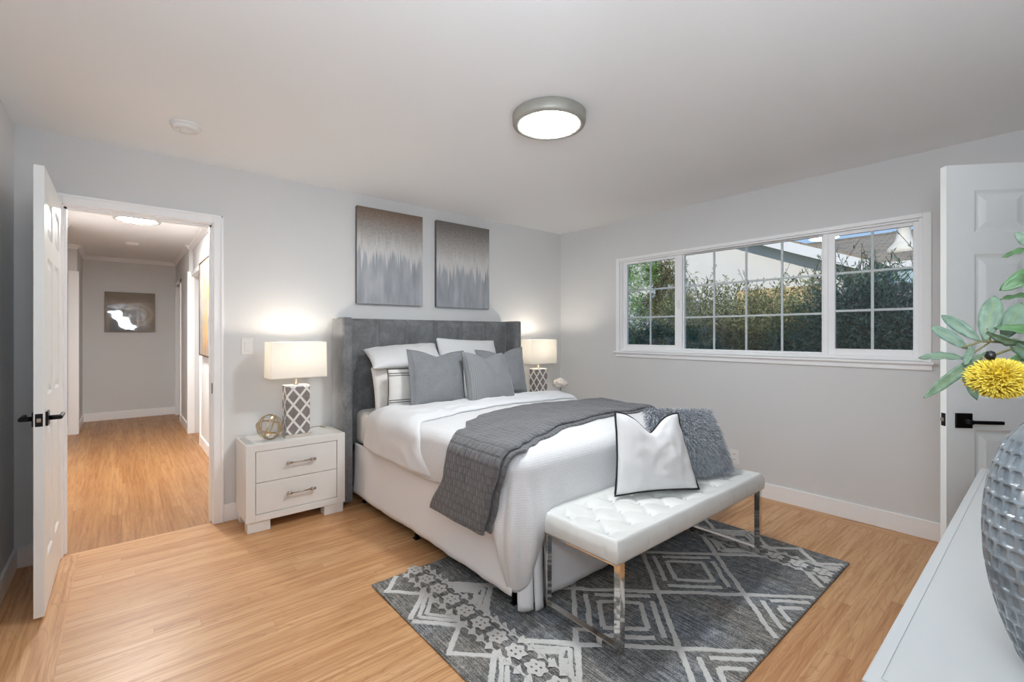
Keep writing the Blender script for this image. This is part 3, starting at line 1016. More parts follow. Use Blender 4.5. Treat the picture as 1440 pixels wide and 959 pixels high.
fo = obj('folded_top', bm, M['cotton'], dv)
mod(fo, 'SOLIDIFY', thickness=0.008, offset=-1)

# charcoal quilted throw across the foot of the bed
bm = bmesh.new()
dl, r = 0.368, 0.08
yback = lambda s: lerp_tab(((0, 2.135), (0.20, 2.03), (0.33, 2.02), (0.44, 2.07), (0.58, 2.22), (0.80, 2.345), (1.25, 2.40), (1.7, 2.36), (2.3, 2.28)), s)
yfront = lambda s: lerp_tab(((0, 1.675), (0.15, 1.64), (0.30, 1.60), (0.42, 1.60), (0.52, 1.655), (0.66, 1.72), (0.95, 1.80), (1.45, 1.86), (2.3, 1.88)), s)
def toff(s, t, L):
    e = min(1.0, t / 0.06) ** 0.5
    sag = 0.006 * nz(s * 4, t * 3, 2) + 0.0025 * nz(s * 12, t * 7, 4)
    flare = 0.03 * max(0.0, 1 - s / 0.3)
    return 0.022 + 0.012 * e + sag * 0.8 + flare
drape(bm, DT + 0.010, 1.300, 2.975, dl, 0.30, r, yfront, yback, 150, 46, toff, lambda x, y: dtop(x, y) - DT)
th = obj('throw', bm, M['throw'])
tag(th, 'charcoal grey quilted throw laid across the foot of the bed', 'throw blanket')
mod(th, 'SOLIDIFY', thickness=0.014, offset=-1)
# its folded under-layer peeping out at the front edge
bm = bmesh.new()
yf2 = lambda s: yfront(s) - 0.026 - 0.008 * nz(s * 3, 7)
yb2 = lambda s: yfront(s) + 0.16
drape(bm, DT + 0.008, 1.306, 2.968, dl - 0.012, 0.28, r, yf2, yb2, 130, 10, lambda s, t, L: 0.016 + 0.002 * nz(s * 5, t * 3, 9) + 0.022 * max(0, 1 - s / 0.3), lambda x, y: dtop(x, y) - DT)
ul = obj('under_layer', bm, M['throw'], th)
mod(ul, 'SOLIDIFY', thickness=0.010, offset=-1)

# ------------------------------------------------------------------ pillows
def pillow(name, bl, br, tl, tr, T, mat, label, group=None, pinch=0.05, chop=0.0, flange=0.0, n=40, seed=0, expo=0.42, wr=0.006, boundary=None, cat='pillow', lean=None):
    bl, br, tl, tr = map(Vector, (bl, br, tl, tr))
    nrm = ((br - bl) + (tr - tl)).cross((tl - bl) + (tr - br)).normalized()   # front side (towards the camera for our corner order)
    o_ = (bl + br) / 2
    bm = bmesh.new()
    wdt, hgt = (br - bl).length, (tl - bl).length
    def pos(u, v, side):                       # u, v in -1..1
        pu = u * (1 - pinch * (1 - v * v)); pv = v * (1 - pinch * (1 - u * u))
        a, b = (pu + 1) / 2, (pv + 1) / 2
        p = bl * (1 - a) * (1 - b) + br * a * (1 - b) + tl * (1 - a) * b + tr * a * b
        up = ((tl - bl) * (1 - a) + (tr - br) * a).normalized()
        # the chop: the top edge dips in the middle
        if chop:
            c = math.exp(-(abs(u) / 0.40) ** 1.5) * max(0.0, (v + 0.25) / 1.25) ** 2
            p = p - up * (chop * c)
        fu, fv = abs(u), abs(v)
        if flange:
            k = 1 - flange
            fu, fv = min(1, fu / k), min(1, fv / k)
        th = T / 2 * max(0.0, (1 - fu ** 2.2) * (1 - fv ** 2.2)) ** expo
        if chop:
            th *= 1 - 0.45 * math.exp(-(u / 0.22) ** 2) * max(0.0, v) ** 1.5
        w = wr * (nz(u * 2.2 + seed, v * 2.2, side * 2) + 0.6 * nz(u * 5 + seed, v * 3.4, side * 3)) * min(1, th / (T * 0.12 + 1e-6))
        edge = 0.0025 * nz(u * 5 + seed, v * 5, 9)
        return p + nrm * (side * (th + w) + edge)
    for side in (1, -1):
        grid(bm, n, n, lambda a, b: pos(2 * a - 1, 2 * b - 1, side), uv=lambda a, b: (a * wdt, b * hgt))
    bmesh.ops.remove_doubles(bm, verts=bm.verts, dist=0.0012)
    o = bpy.data.objects.new(name, None)
    bmesh.ops.recalc_face_normals(bm, faces=bm.faces)
    me = bpy.data.meshes.new(name); bm.to_mesh(me); bm.free(); me.materials.append(mat)
    me.transform(Matrix.Translation(-o_))
    o = bpy.data.objects.new(name, me); COL.objects.link(o); o.location = o_
    tag(o, label, cat, group)
    edge = [pos(-1 + 2 * i / n, -1, 1) for i in range(n)] + [pos(1, -1 + 2 * i / n, 1) for i in range(n)] + \
           [pos(1 - 2 * i / n, 1, 1) for i in range(n)] + [pos(-1, 1 - 2 * i / n, 1) for i in range(n)]
    return o, edge, pos
G1 = 'pillows against the headboard'
pillow('pillow', (1.415, 3.22, 0.70), (1.98, 3.22, 0.70), (1.400, 3.27, 1.045), (1.97, 3.27, 1.05), 0.13, M['cotton_warm'],
       'off-white standing pillow behind the striped sham, nearest the left wing', G1, seed=3, pinch=0.03)
pillow('pillow', (1.365, 3.15, 1.045), (1.97, 3.17, 1.06), (1.430, 3.50, 1.168), (2.098, 3.52, 1.205), 0.11, M['cotton'],
       'white pillow tipped back on top of the off-white pillow at the left', G1, seed=5, pinch=0.05)
pillow('pillow', (2.03, 3.24, 0.72), (2.66, 3.24, 0.72), (2.06, 3.45, 1.260), (2.69, 3.45, 1.230), 0.15, M['cotton'],
       'white pillow standing tallest against the middle of the headboard', G1, seed=8, pinch=0.035)
o, edge, pos = pillow('pillow', (1.445, 3.09, 0.715), (2.05, 3.06, 0.70), (1.462, 3.12, 1.035), (2.05, 3.12, 1.03), 0.12, M['cotton_warm'],
       'white sham with double black border stripes behind the left grey pillow', G1, seed=12, pinch=0.03)
N = 30
bm = bmesh.new(); tube(bm, edge, 0.0030, 6, closed=True); obj('piping', bm, M['piping'], o)
for q in (-0.50, -0.40, 0.70, 0.80):
    bm = bmesh.new(); tube(bm, [pos(-0.99 + 1.98 * i / N, q, 1) for i in range(N + 1)], 0.0028, 6)
    obj('border_stripe', bm, M['piping'], o)
pillow('pillow', (1.525, 2.885, 0.765), (1.985, 2.885, 0.765), (1.557, 3.02, 1.183), (2.065, 3.03, 1.160), 0.16, M['linen'],
       'mid-grey linen square pillow with flanged edge, left of the ribbed pillow', G1, chop=0.045, flange=0.05, seed=15, pinch=0.045)
pillow('pillow', (2.37, 3.08, 0.75), (2.79, 3.08, 0.76), (2.285, 3.20, 1.158), (2.832, 3.20, 1.172), 0.15, M['linen2'],
       'grey linen square pillow with flanged edge behind the ribbed pillow, by the right wing', G1, chop=0.05, flange=0.05, seed=18, pinch=0.045)
pillow('pillow', (1.930, 2.765, 0.775), (2.395, 2.775, 0.765), (1.945, 2.885, 1.160), (2.345, 2.895, 1.140), 0.16, M['ribbed'],
       'light grey ribbed square pillow, frontmost on the bed, dented on top', G1, chop=0.05, seed=21, pinch=0.05)

# ------------------------------------------------------------------ bench at the foot of the bed
BXA, BXB, BYA, BYB = 1.472, 2.868, 1.105, 1.548
bench = thing('bench', 'white tufted faux-leather bench on polished chrome frames at the foot of the bed', 'bench', (2.17, 1.33, 0.012))
def seat_mesh():
    bm = bmesh.new()
    nu, nv = 200, 76
    z0, zt = 0.385, 0.462
    L, Dp = BXB - BXA, BYB - BYA
    but = []
    for r_ in range(3):
        n = 9 if r_ % 2 == 0 else 8
        for k in range(n):
            but.append(((k + 0.5 + (0.5 if r_ % 2 else 0.0)) * L / 9, Dp * (0.25 + 0.25 * r_)))
    def fn(a, b):
        a -= 0.75 * math.sin(2 * PI * a) / (2 * PI) * (0.35); b -= 0.75 * math.sin(2 * PI * b) / (2 * PI)
        x, y = a * L, b * Dp
        m = min(x, L - x, y, Dp - y)
        e = 1 - (1 - min(1, m / 0.016)) ** 2
        d = sum(0.020 * math.exp(-((x - p) ** 2 + (y - q) ** 2) / 0.0007) + 0.009 * math.exp(-((x - p) ** 2 + (y - q) ** 2) / 0.006) for p, q in but if abs(x - p) < 0.2)
        # diagonal folds between neighbouring buttons
        c1 = math.cos(2 * PI * ((x - 0.5 * L / 9) / (L / 9) + (y / Dp - 0.25) / 0.5)); c2 = math.cos(2 * PI * ((x - 0.5 * L / 9) / (L / 9) - (y / Dp - 0.25) / 0.5))
        fold = 0.0045 * (max(0, c1) ** 6 + max(0, c2) ** 6) * (1 if 0.2 < b < 0.8 else max(0.0, 1 - abs(abs(b - 0.5) - 0.3) / 0.12))
        z = zt - 0.012 * (1 - e) + (0.014 * e) - d * min(1, m / 0.05) - fold
        return Vector((BXA + x, BYA + y, z))
    V = grid(bm, nu, nv, fn)
    # puffed sides with soft vertical gathers
    loop = [V[i][0] for i in range(nu + 1)] + [V[nu][j] for j in range(1, nv + 1)] + [V[i][nv] for i in range(nu - 1, -1, -1)] + [V[0][j] for j in range(nv - 1, 0, -1)]
    c = Vector(((BXA + BXB) / 2, (BYA + BYB) / 2, 0))
    prev = loop
    N = len(loop); base = [v.co.copy() for v in loop]
    for k in range(1, 8):
        t = k / 7
        ring = []
        for i, p in enumerate(base):
            n = Vector((0, 0, 0))
            if abs(p.x - BXA) < 1e-4: n.x -= 1
            if abs(p.x - BXB) < 1e-4: n.x += 1
            if abs(p.y - BYA) < 1e-4: n.y -= 1
            if abs(p.y - BYB) < 1e-4: n.y += 1
            n.normalize()
            s_ = (p.x + p.y)
            g = 0.0035 * max(0.0, math.cos(2 * PI * s_ / (L / 9))) ** 8
            bul = 0.006 * math.sin(PI * min(1, t * 0.9 + 0.1)) - g * math.sin(PI * t)
            ring.append(bm.verts.new(Vector((p.x, p.y, p.z + (z0 - p.z) * t)) + n * bul))
        for i in range(N):
            f = bm.faces.new((prev[i], prev[(i + 1) % N], ring[(i + 1) % N], ring[i])); f.smooth = True
        prev = ring
    bm.faces.new(prev)
    return bm, [(BXA + p, BYA + q) for p, q in but]
bm, buttons = seat_mesh()
seat = obj('seat', bm, M['leather'], bench)
for x, y in buttons:
    bm = bmesh.new()
    lathe(bm, [(0.0, 0.004), (0.005, 0.0034), (0.008, 0.001), (0.0085, -0.004)], (x, y, 0.457), 12)
    obj('button', bm, M['leather'], seat)
for x in (1.513, 2.835):
    bm = bmesh.new()
    a = 0.0155
    ya_, yb_ = BYA + 0.020, BYB - 0.014
    bx(bm, x - a, ya_ - a, 0.012, x + a, ya_ + a, 0.385, 0.0015, 1)
    bx(bm, x - a, yb_ - a, 0.012, x + a, yb_ + a, 0.385, 0.0015, 1)
    bx(bm, x - a, ya_ + a, 0.012, x + a, yb_ - a, 0.012 + 2 * a, 0.0015, 1)
    bx(bm, x - a, ya_ + a, 0.385 - 1.5 * a, x + a, yb_ - a, 0.385, 0.0015, 1)
    obj('leg_frame', bm, M['chrome'], bench)

# pillows on the bench
o, edge, pos = pillow('pillow', (1.880, 1.425, 0.480), (2.300, 1.205, 0.480), (1.945, 1.475, 0.892), (2.330, 1.345, 0.858), 0.13, M['cotton'],
       'white square pillow with black piping standing on the bench', chop=0.10, seed=31, pinch=0.06, wr=0.009, expo=0.5)
bm = bmesh.new(); tube(bm, edge, 0.0058, 8, closed=True)
obj('piping', bm, M['piping'], o)
o, edge, pos = pillow('pillow', (2.29, 1.43, 0.490), (2.735, 1.235, 0.490), (2.255, 1.50, 0.862), (2.705, 1.36, 0.826), 0.12, M['linen'],
       'shaggy blue-grey fur pillow on the bench behind the white piped pillow', seed=35, pinch=0.02)
def fur_mat():
    t = NT('blue_grey_shag_fibre')
    g = t.new('ShaderNodeNewGeometry')
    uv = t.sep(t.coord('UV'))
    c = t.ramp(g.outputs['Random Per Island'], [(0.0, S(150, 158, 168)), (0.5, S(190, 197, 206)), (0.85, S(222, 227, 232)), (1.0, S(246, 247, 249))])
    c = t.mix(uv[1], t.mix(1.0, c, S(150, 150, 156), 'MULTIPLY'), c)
    t.set(c, 0.7, Sheen_Weight=0.3)
    return t.m
bm = bmesh.new(); lay = bm.loops.layers.uv.verify()
rnd = random.Random(5)
c0 = sum((Vector(e) for e in edge), Vector()) / len(edge)
for k in range(15000):
    u, v = rnd.uniform(-1, 1), rnd.uniform(-1, 1)
    side = 1 if rnd.random() < 0.8 else -1
    p = pos(u, v, side)
    e = 0.02
    n = (pos(min(1, u + e), v, side) - pos(max(-1, u - e), v, side)).cross(pos(u, min(1, v + e), side) - pos(u, max(-1, v - e), side))
    if n.length < 1e-9: continue
    n.normalize(); n *= side
    out = (p - c0); out.normalize()
    d = (n * 0.7 + out * 0.55 + Vector((rnd.gauss(0, .42), rnd.gauss(0, .42), rnd.gauss(0, .42) - 0.35))).normalized()
    ln = rnd.uniform(0.022, 0.042)
    wv = d.cross(Vector((rnd.gauss(0, 1), rnd.gauss(0, 1), rnd.gauss(0, 1)))).normalized() * rnd.uniform(0.0009, 0.0018)
    m = p + d * ln * 0.55; tip = p + d * ln + Vector((0, 0, -0.3 * ln)) + wv * 2
    a, b, c, d_, e_ = (bm.verts.new(q) for q in (p - wv, p + wv, m + wv, m - wv, tip))
    f1 = bm.faces.new((a, b, c, d_)); f2 = bm.faces.new((d_, c, e_))
    for lp, vv in zip(f1.loops, (0, 0, .6, .6)): lp[lay].uv = (0, vv)
    for lp, vv in zip(f2.loops, (.6, .6, 1)): lp[lay].uv = (0, vv)
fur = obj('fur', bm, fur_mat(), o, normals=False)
fur['kind'] = 'stuff'

# ------------------------------------------------------------------ rug
RX0, RX1, RY0, RY1, RZ = 0.972, 3.11, 0.748, 2.262, 0.010
rug = bmesh.new()
bx(rug, RX0, RY0, 0.0, RX1, RY1, RZ, 0.003, 1, mat=0)
RWd, RDp = RX1 - RX0, RY1 - RY0
rr = random.Random(3)
def clip_seg(p, q, u0, u1, v0=0.012, v1=RDp - 0.012):
    (x0, y0), (x1, y1) = p, q
    t0, t1 = 0.0, 1.0
    for d, a, lo, hi in ((x1 - x0, x0, u0, u1), (y1 - y0, y0, v0, v1)):
        if abs(d) < 1e-9:
            if a < lo or a > hi: return None
            continue
        ta, tb = (lo - a) / d, (hi - a) / d
        if ta > tb: ta, tb = tb, ta
        t0, t1 = max(t0, ta), min(t1, tb)
    if t1 - t0 < 0.02: return None
    return (x0 + (x1 - x0) * t0, y0 + (y1 - y0) * t0), (x0 + (x1 - x0) * t1, y0 + (y1 - y0) * t1)
def stroke(p, q, w=0.026, u0=0.012, u1=RWd - 0.012, wob=0.006, mat=1):
    seg = clip_seg(p, q, u0, u1)
    if not seg: return
    (x0, y0), (x1, y1) = seg
    L = math.hypot(x1 - x0, y1 - y0); n = max(2, int(L / 0.012))
    dx, dy = (x1 - x0) / L, (y1 - y0) / L
    ph = rr.uniform(0, 50); prev = None
    zt = RZ + 0.0022 + rr.uniform(0, 0.0012)
    for i in range(n + 1):
        t = i / n
        c = wob * (nz(t * L * 7, ph) * 1.3)
        a = w / 2 + 0.0035 * nz(t * L * 60, ph + 9) + 0.002 * rr.uniform(-1, 1); b = w / 2 + 0.0035 * nz(t * L * 60, ph + 19) + 0.002 * rr.uniform(-1, 1)
        px, py = RX0 + x0 + dx * L * t - dy * c, RY0 + y0 + dy * L * t + dx * c
        ring = [rug.verts.new((px - dy * s, py + dx * s, z)) for s, z in ((a, RZ - 0.001), (a - 0.002, zt), (-b + 0.002, zt), (-b, RZ - 0.001))]
        if prev:
            for k in range(3):
                f = rug.faces.new((prev[k], prev[k + 1], ring[k + 1], ring[k])); f.material_index = mat
        prev = ring
B0, B1 = 0.302, RWd - 0.302           # inner limits of the two motif bands
uc = RWd / 2
hd = 0.30; hv = 0.29
def diamond_strokes(cu, cv, k, which, w=0.026, trim=0.0, u0=B0, u1=B1):
    pts = [(cu - hd * k, cv), (cu, cv + hv * k), (cu + hd * k, cv), (cu, cv - hv * k)]
    for i in which:
        p, q = pts[i], pts[(i + 1) % 4]
        p = (p[0] + (q[0] - p[0]) * trim, p[1] + (q[1] - p[1]) * trim)
        stroke(p, q, w, u0, u1)
# big lattice: lines through the nodes, each running a little past its crossings
for j in range(-3, 4):
    for i in range(-4, 5):
        if (i + j) % 2: continue
        nu_, nv_ = uc + hd * i, 0.53 + hv * j
        for du, dv_ in ((hd, hv), (hd, -hv)):
            ex = 0.10
            o1 = 0.010 if dv_ > 0 else -0.010
            stroke((nu_ - du * ex, nv_ - dv_ * ex + o1), (nu_ + du * (1 + ex), nv_ + dv_ * (1 + ex) + o1), 0.025, B0, B1)
# nested diamonds in every other row
for j in (-1, 0, 1, 2):
    for i in (-3, -1, 1, 3):
        cu, cv = uc + hd * i, 0.53 + 2 * hv * j * 1.0
        if j % 1: continue
        diamond_strokes(cu, cv, 0.74, (0, 1, 2, 3), 0.025, 0.13)
        diamond_strokes(cu, cv, 0.47, (0, 1, 2, 3), 0.025)
# motif bands at the two short ends (mirror images)
def band(mir):
    m = (lambda u: RWd - u) if mir else (lambda u: u)
    lo = (0.012, 0.30) if not mir else (RWd - 0.30, RWd - 0.012)
    for e in (0.176, 0.300): stroke((m(e), 0.0), (m(e), RDp), 0.010, 0.01, RWd - 0.01, 0.002)
    k = 0
    v = 0.06
    while v < RDp - 0.02:
        # flower: a ragged six-lobed blob with four dark eyes
        cu, cv = m(0.238), v
        ring = []
        for a in range(30):
            t = 2 * PI * a / 30
            R = 0.041 * (1 + 0.16 * math.cos(6 * t)) * rr.uniform(0.96, 1.04)
            ring.append(rug.verts.new((RX0 + cu + R * math.cos(t) * 0.95, RY0 + cv + R * math.sin(t) * 1.12, RZ + 0.0036)))
        f = rug.faces.new(ring); f.material_index = 1
        for eu in (-0.0125, 0.0125):
            for ev in (-0.013, 0.013):
                r4 = [rug.verts.new((RX0 + cu + eu + 0.0062 * math.cos(PI / 2 * q + 0.6), RY0 + cv + ev + 0.0078 * math.sin(PI / 2 * q + 0.6), RZ + 0.0040)) for q in range(4)]
                f = rug.faces.new(r4); f.material_index = 0
        v += 0.1195
    # saw-tooth triangles along both band edges
    v = 0.0
    while v < RDp - 0.06:
        for base, s in ((0.178, 1), (0.298, -1), (0.172, -1), (0.304, 1)):
            a = 0.024
            pts = ((m(base), v + 0.012), (m(base), v + 0.052), (m(base + s * a), v + 0.032 + 0.02 * (s > 0)))
            r3 = [rug.verts.new((RX0 + max(0.01, min(RWd - 0.01, p)), RY0 + q, RZ + 0.0038)) for p, q in pts]
            f = rug.faces.new(r3); f.material_index = 1
        v += 0.0598
    # chevrons between the band and the short edge, and small ones inside the lattice triangles
    for j in range(-2, 4):
        cv = 0.53 + 2 * hv * j
        for k_, w in ((0.0, 0.027), (0.075, 0.022), (0.13, 0.022)):
            s = 0.28 - k_ * 1.45
            if s < 0.05: continue
            A = (m(0.005 + k_ * 0.62), cv)
            e = 0.176
            run = (e - 0.005 - k_ * 0.62)
            stroke((m(e), cv + run * 0.95 + 0.02), A, w, 0.012, RWd - 0.012); stroke((m(e), cv - run * 0.95 - 0.02), A, w, 0.012, RWd - 0.012)
        stroke((m(0.176), cv + 0.145), (m(0.02), cv + 0.30), 0.026); stroke((m(0.176), cv - 0.145), (m(0.02), cv - 0.30), 0.026)
        for k_ in (0.0, 0.052, 0.098):
            tip = uc - 2 * hd if not mir else uc + 2 * hd
            tipd = (tip if not mir else RWd - tip)
            T0 = tipd - k_
            rn = (T0 - 0.30)
            if rn < 0.03: continue
            stroke((m(0.302), cv + rn * 0.97), (m(T0), cv), 0.023, 0.012, RWd - 0.012); stroke((m(0.302), cv - rn * 0.97), (m(T0), cv), 0.023, 0.012, RWd - 0.012)
band(False); band(True)
# bound edge
for p, q in (((0.006, 0.0), (0.006, RDp)), ((RWd - 0.006, 0.0), (RWd - 0.006, RDp))):
    pass
rg = obj('rug', rug, [M['rug_dark'], M['rug_light']], normals=False)
tag(rg, 'charcoal and ivory diamond-patterned rug under the bench on the oak floor', 'rug')

# ================================================================== NIGHTSTANDS
NX0, NX1, NY0, NY1, NZ = 0.603, 1.240, 3.350, 3.684, 0.572
ns = thing('nightstand', 'white lacquered two-drawer nightstand beside the left wing of the headboard', 'nightstand', (0.92, 3.52, 0), 'nightstands either side of the bed')
bm = bmesh.new()
fz = 0.068; st = 0.056; tp = 0.048; bt = 0.045
bx(bm, NX0, NY0, fz, NX0 + st, NY1, NZ, 0.003, 2); bx(bm, NX1 - st, NY0, fz, NX1, NY1, NZ, 0.003, 2)
bx(bm, NX0 + 0.001, NY0 + 0.0005, NZ - tp, NX1 - 0.001, NY1, NZ, 0.003, 2)
bx(bm, NX0 + st - 0.002, NY0, fz, NX1 - st + 0.002, NY1, fz + bt, 0.002, 1)
bx(bm, NX0 + 0.02, NY0 + 0.03, fz + 0.02, NX1 - 0.02, NY1 - 0.003, NZ - 0.02)
obj('body', bm, M['lacquer'], ns)
dz0, dz1 = fz + bt + 0.003, NZ - tp - 0.003
zm = (dz0 + dz1) / 2
for za, zb in ((zm + 0.0018, dz1), (dz0, zm - 0.0018)):
    bm = bmesh.new()
    bx(bm, NX0 + st + 0.003, NY0 + 0.004, za, NX1 - st - 0.003, NY0 + 0.03, zb, 0.002, 1)
    d = obj('drawer', bm, M['lacquer'], ns)
    bm = bmesh.new()
    zc = (za + zb) / 2 + 0.004; xc = (NX0 + NX1) / 2 + 0.012
    tube(bm, [(xc - 0.094, NY0 - 0.024, zc), (xc + 0.094, NY0 - 0.024, zc)], 0.0048, 12)
    for s in (-1, 1):
        tube(bm, [(xc + s * 0.094, NY0 - 0.024, zc), (xc + s * 0.060, NY0 - 0.024, zc)], 0.0088, 14)
        tube(bm, [(xc + s * 0.076, NY0 + 0.006, zc), (xc + s * 0.076, NY0 - 0.024, zc)], 0.006, 10)
    obj('drawer_pull', bm, M['nickel'], d)
for x0, x1 in ((NX0 + 0.010, NX0 + 0.145), (NX1 - 0.145, NX1 - 0.010)):
    bm = bmesh.new(); bx(bm, x0, NY0 + 0.008, 0, x1, NY0 + 0.09, fz + 0.002, 0.002, 1)
    obj('foot', bm, M['lacquer'], ns)
    bm = bmesh.new(); bx(bm, x0, NY1 - 0.09, 0, x1, NY1 - 0.008, fz + 0.002, 0.002, 1)
    obj('foot', bm, M['lacquer'], ns)
RDX = 2.445
copy_thing(ns, (0.92 + RDX, 3.52, 0), 'white lacquered nightstand hidden behind the far side of the bed, in the corner')

# ------------------------------------------------------------------ table lamps
LX, LY = 0.9425, 3.487
G2 = 'table lamps on the nightstands'
lamp = thing('table_lamp', 'lit table lamp with rectangular white shade on the left nightstand', 'lamp', (LX, LY, NZ), G2)
bm = bmesh.new()
bx(bm, LX - 0.086, LY - 0.062, NZ, LX + 0.086, LY + 0.062, NZ + 0.018, 0.004, 2)
obj('plinth', bm, simple('clear_acrylic_plinth', S(205, 196, 182), 0.12, var=0.04), lamp)
bm = bmesh.new()
bx(bm, LX - 0.0775, LY - 0.055, NZ + 0.018, LX + 0.0775, LY + 0.055, NZ + 0.352, 0.004, 2)
obj('lamp_base', bm, M['lattice'], lamp)
bm = bmesh.new()
bx(bm, LX - 0.0770, LY - 0.0545, NZ + 0.352, LX + 0.0770, LY + 0.0545, NZ + 0.360, 0.003, 1)
obj('base_cap', bm, M['lacquer'], lamp)
bm = bmesh.new()
lathe(bm, [(0.0, 0.36), (0.014, 0.36), (0.012, 0.372), (0.008, 0.376), (0.008, 0.44), (0.013, 0.445), (0.013, 0.49), (0.0, 0.49)], (LX, LY, NZ), 16)
obj('neck', bm, M['nickel'], lamp)
SZ0, SZ1, SW, SD = 0.412, 0.662, 0.1875, 0.092
bm = bmesh.new()
def shade_ring(z, w, d, rnd_=0.012):
    pts = []
    for sx, sy, a0 in ((1, 1, 0), (-1, 1, 90), (-1, -1, 180), (1, -1, 270)):
        for k in range(5):
            a = math.radians(a0 + 22.5 * k)
            pts.append((LX + sx * (w - rnd_) + rnd_ * math.cos(a), LY + sy * (d - rnd_) + rnd_ * math.sin(a), NZ + z))
    return [bm.verts.new(p) for p in pts]
R = [shade_ring(SZ0, SW, SD), shade_ring(SZ0 + 0.006, SW + 0.0005, SD + 0.0005), shade_ring(SZ1 - 0.006, SW - 0.003, SD - 0.002), shade_ring(SZ1, SW - 0.003, SD - 0.002)]
for A, B in zip(R, R[1:]):
    for k in range(20):
        f = bm.faces.new((A[k], A[(k + 1) % 20], B[(k + 1) % 20], B[k])); f.smooth = True
sh = obj('lamp_shade', bm, M['shade'], lamp)
mod(sh, 'SOLIDIFY', thickness=0.002, offset=-1)
bm = bmesh.new()
for z in (SZ1 - 0.02,):
    tube(bm, [(LX - SW + 0.004, LY, NZ + z), (LX + SW - 0.004, LY, NZ + z)], 0.002, 6)
    tube(bm, [(LX, LY - SD + 0.003, NZ + z), (LX, LY + SD - 0.003, NZ + z)], 0.002, 6)
    tube(bm, [(LX + 0.03, LY, NZ + 0.485), (LX + 0.034, LY, NZ + 0.56), (LX, LY, NZ + z)], 0.0018, 6)
    tube(bm, [(LX - 0.03, LY, NZ + 0.485), (LX - 0.034, LY, NZ + 0.56), (LX, LY, NZ + z)], 0.0018, 6)
obj('shade_harp', bm, M['nickel'], lamp)
bm = bmesh.new()
lathe(bm, [(0.0, 0.49), (0.012, 0.49), (0.013, 0.50), (0.026, 0.53), (0.028, 0.55), (0.022, 0.572), (0.0, 0.582)], (LX, LY, NZ), 16)
obj('bulb', bm, M['bulb'], lamp)
bm = bmesh.new()
tube(bm, [(LX + 0.07, LY + 0.06, NZ + 0.006), (LX + 0.10, LY + 0.10, NZ + 0.006), (LX + 0.15, LY + 0.12, NZ + 0.02), (LX + 0.20, LY + 0.10, NZ + 0.024), (LX + 0.235, LY + 0.11, NZ + 0.006), (LX + 0.22, LY + 0.185, NZ + 0.0045)], 0.0025, 6)
obj('power_cord', bm, simple('clear_brown_cord', S(150, 128, 100), 0.4), lamp)
copy_thing(lamp, (3.312, LY, NZ), 'lit table lamp with rectangular white shade beyond the right wing, in the corner')
def lamp_light(x, y):
    ld = bpy.data.lights.new('bulb_light', 'POINT')
    ld.energy = LAMP_W; ld.color = (1.0, 0.90, 0.77); ld.shadow_soft_size = 0.035
    lo = bpy.data.objects.new('bulb_light', ld); COL.objects.link(lo)
    lo.location = (x, y, NZ + 0.605)
lamp_light(LX, LY); lamp_light(3.312, LY)

# ------------------------------------------------------------------ ring orb ornament and flowers
orb_c = Vector((0.765, 3.452, NZ + 0.0880))
bm = bmesh.new()
for (ax, ay, az), R_ in (((0.35, 0.15, 0.0), 0.084), ((1.2, 0.5, 0.3), 0.082), ((1.45, -0.75, 0.2), 0.080), ((0.9, 1.35, 0.0), 0.083), ((1.9, 0.25, 1.2), 0.081)):
    rot = Matrix.Rotation(az, 4, 'Z') @ Matrix.Rotation(ay, 4, 'Y') @ Matrix.Rotation(ax, 4, 'X')
    n = 48; rings = []
    for k in range(n):
        a = 2 * PI * k / n
        ring = []
        for dr, dz in ((-0.002, -0.005), (0.002, -0.005), (0.002, 0.005), (-0.002, 0.005)):
            p = rot @ Vector(((R_ + dr) * math.cos(a), (R_ + dr) * math.sin(a), dz))
            ring.append(bm.verts.new(orb_c + p))
        rings.append(ring)
    for k in range(n):
        A, B = rings[k], rings[(k + 1) % n]
        for q in range(4): bm.faces.new((A[q], A[(q + 1) % 4], B[(q + 1) % 4], B[q]))
o = obj('ring_orb', bm, M['bronze'])
tag(o, 'champagne metal orb of crossing rings on the left nightstand beside the lamp', 'ornament')

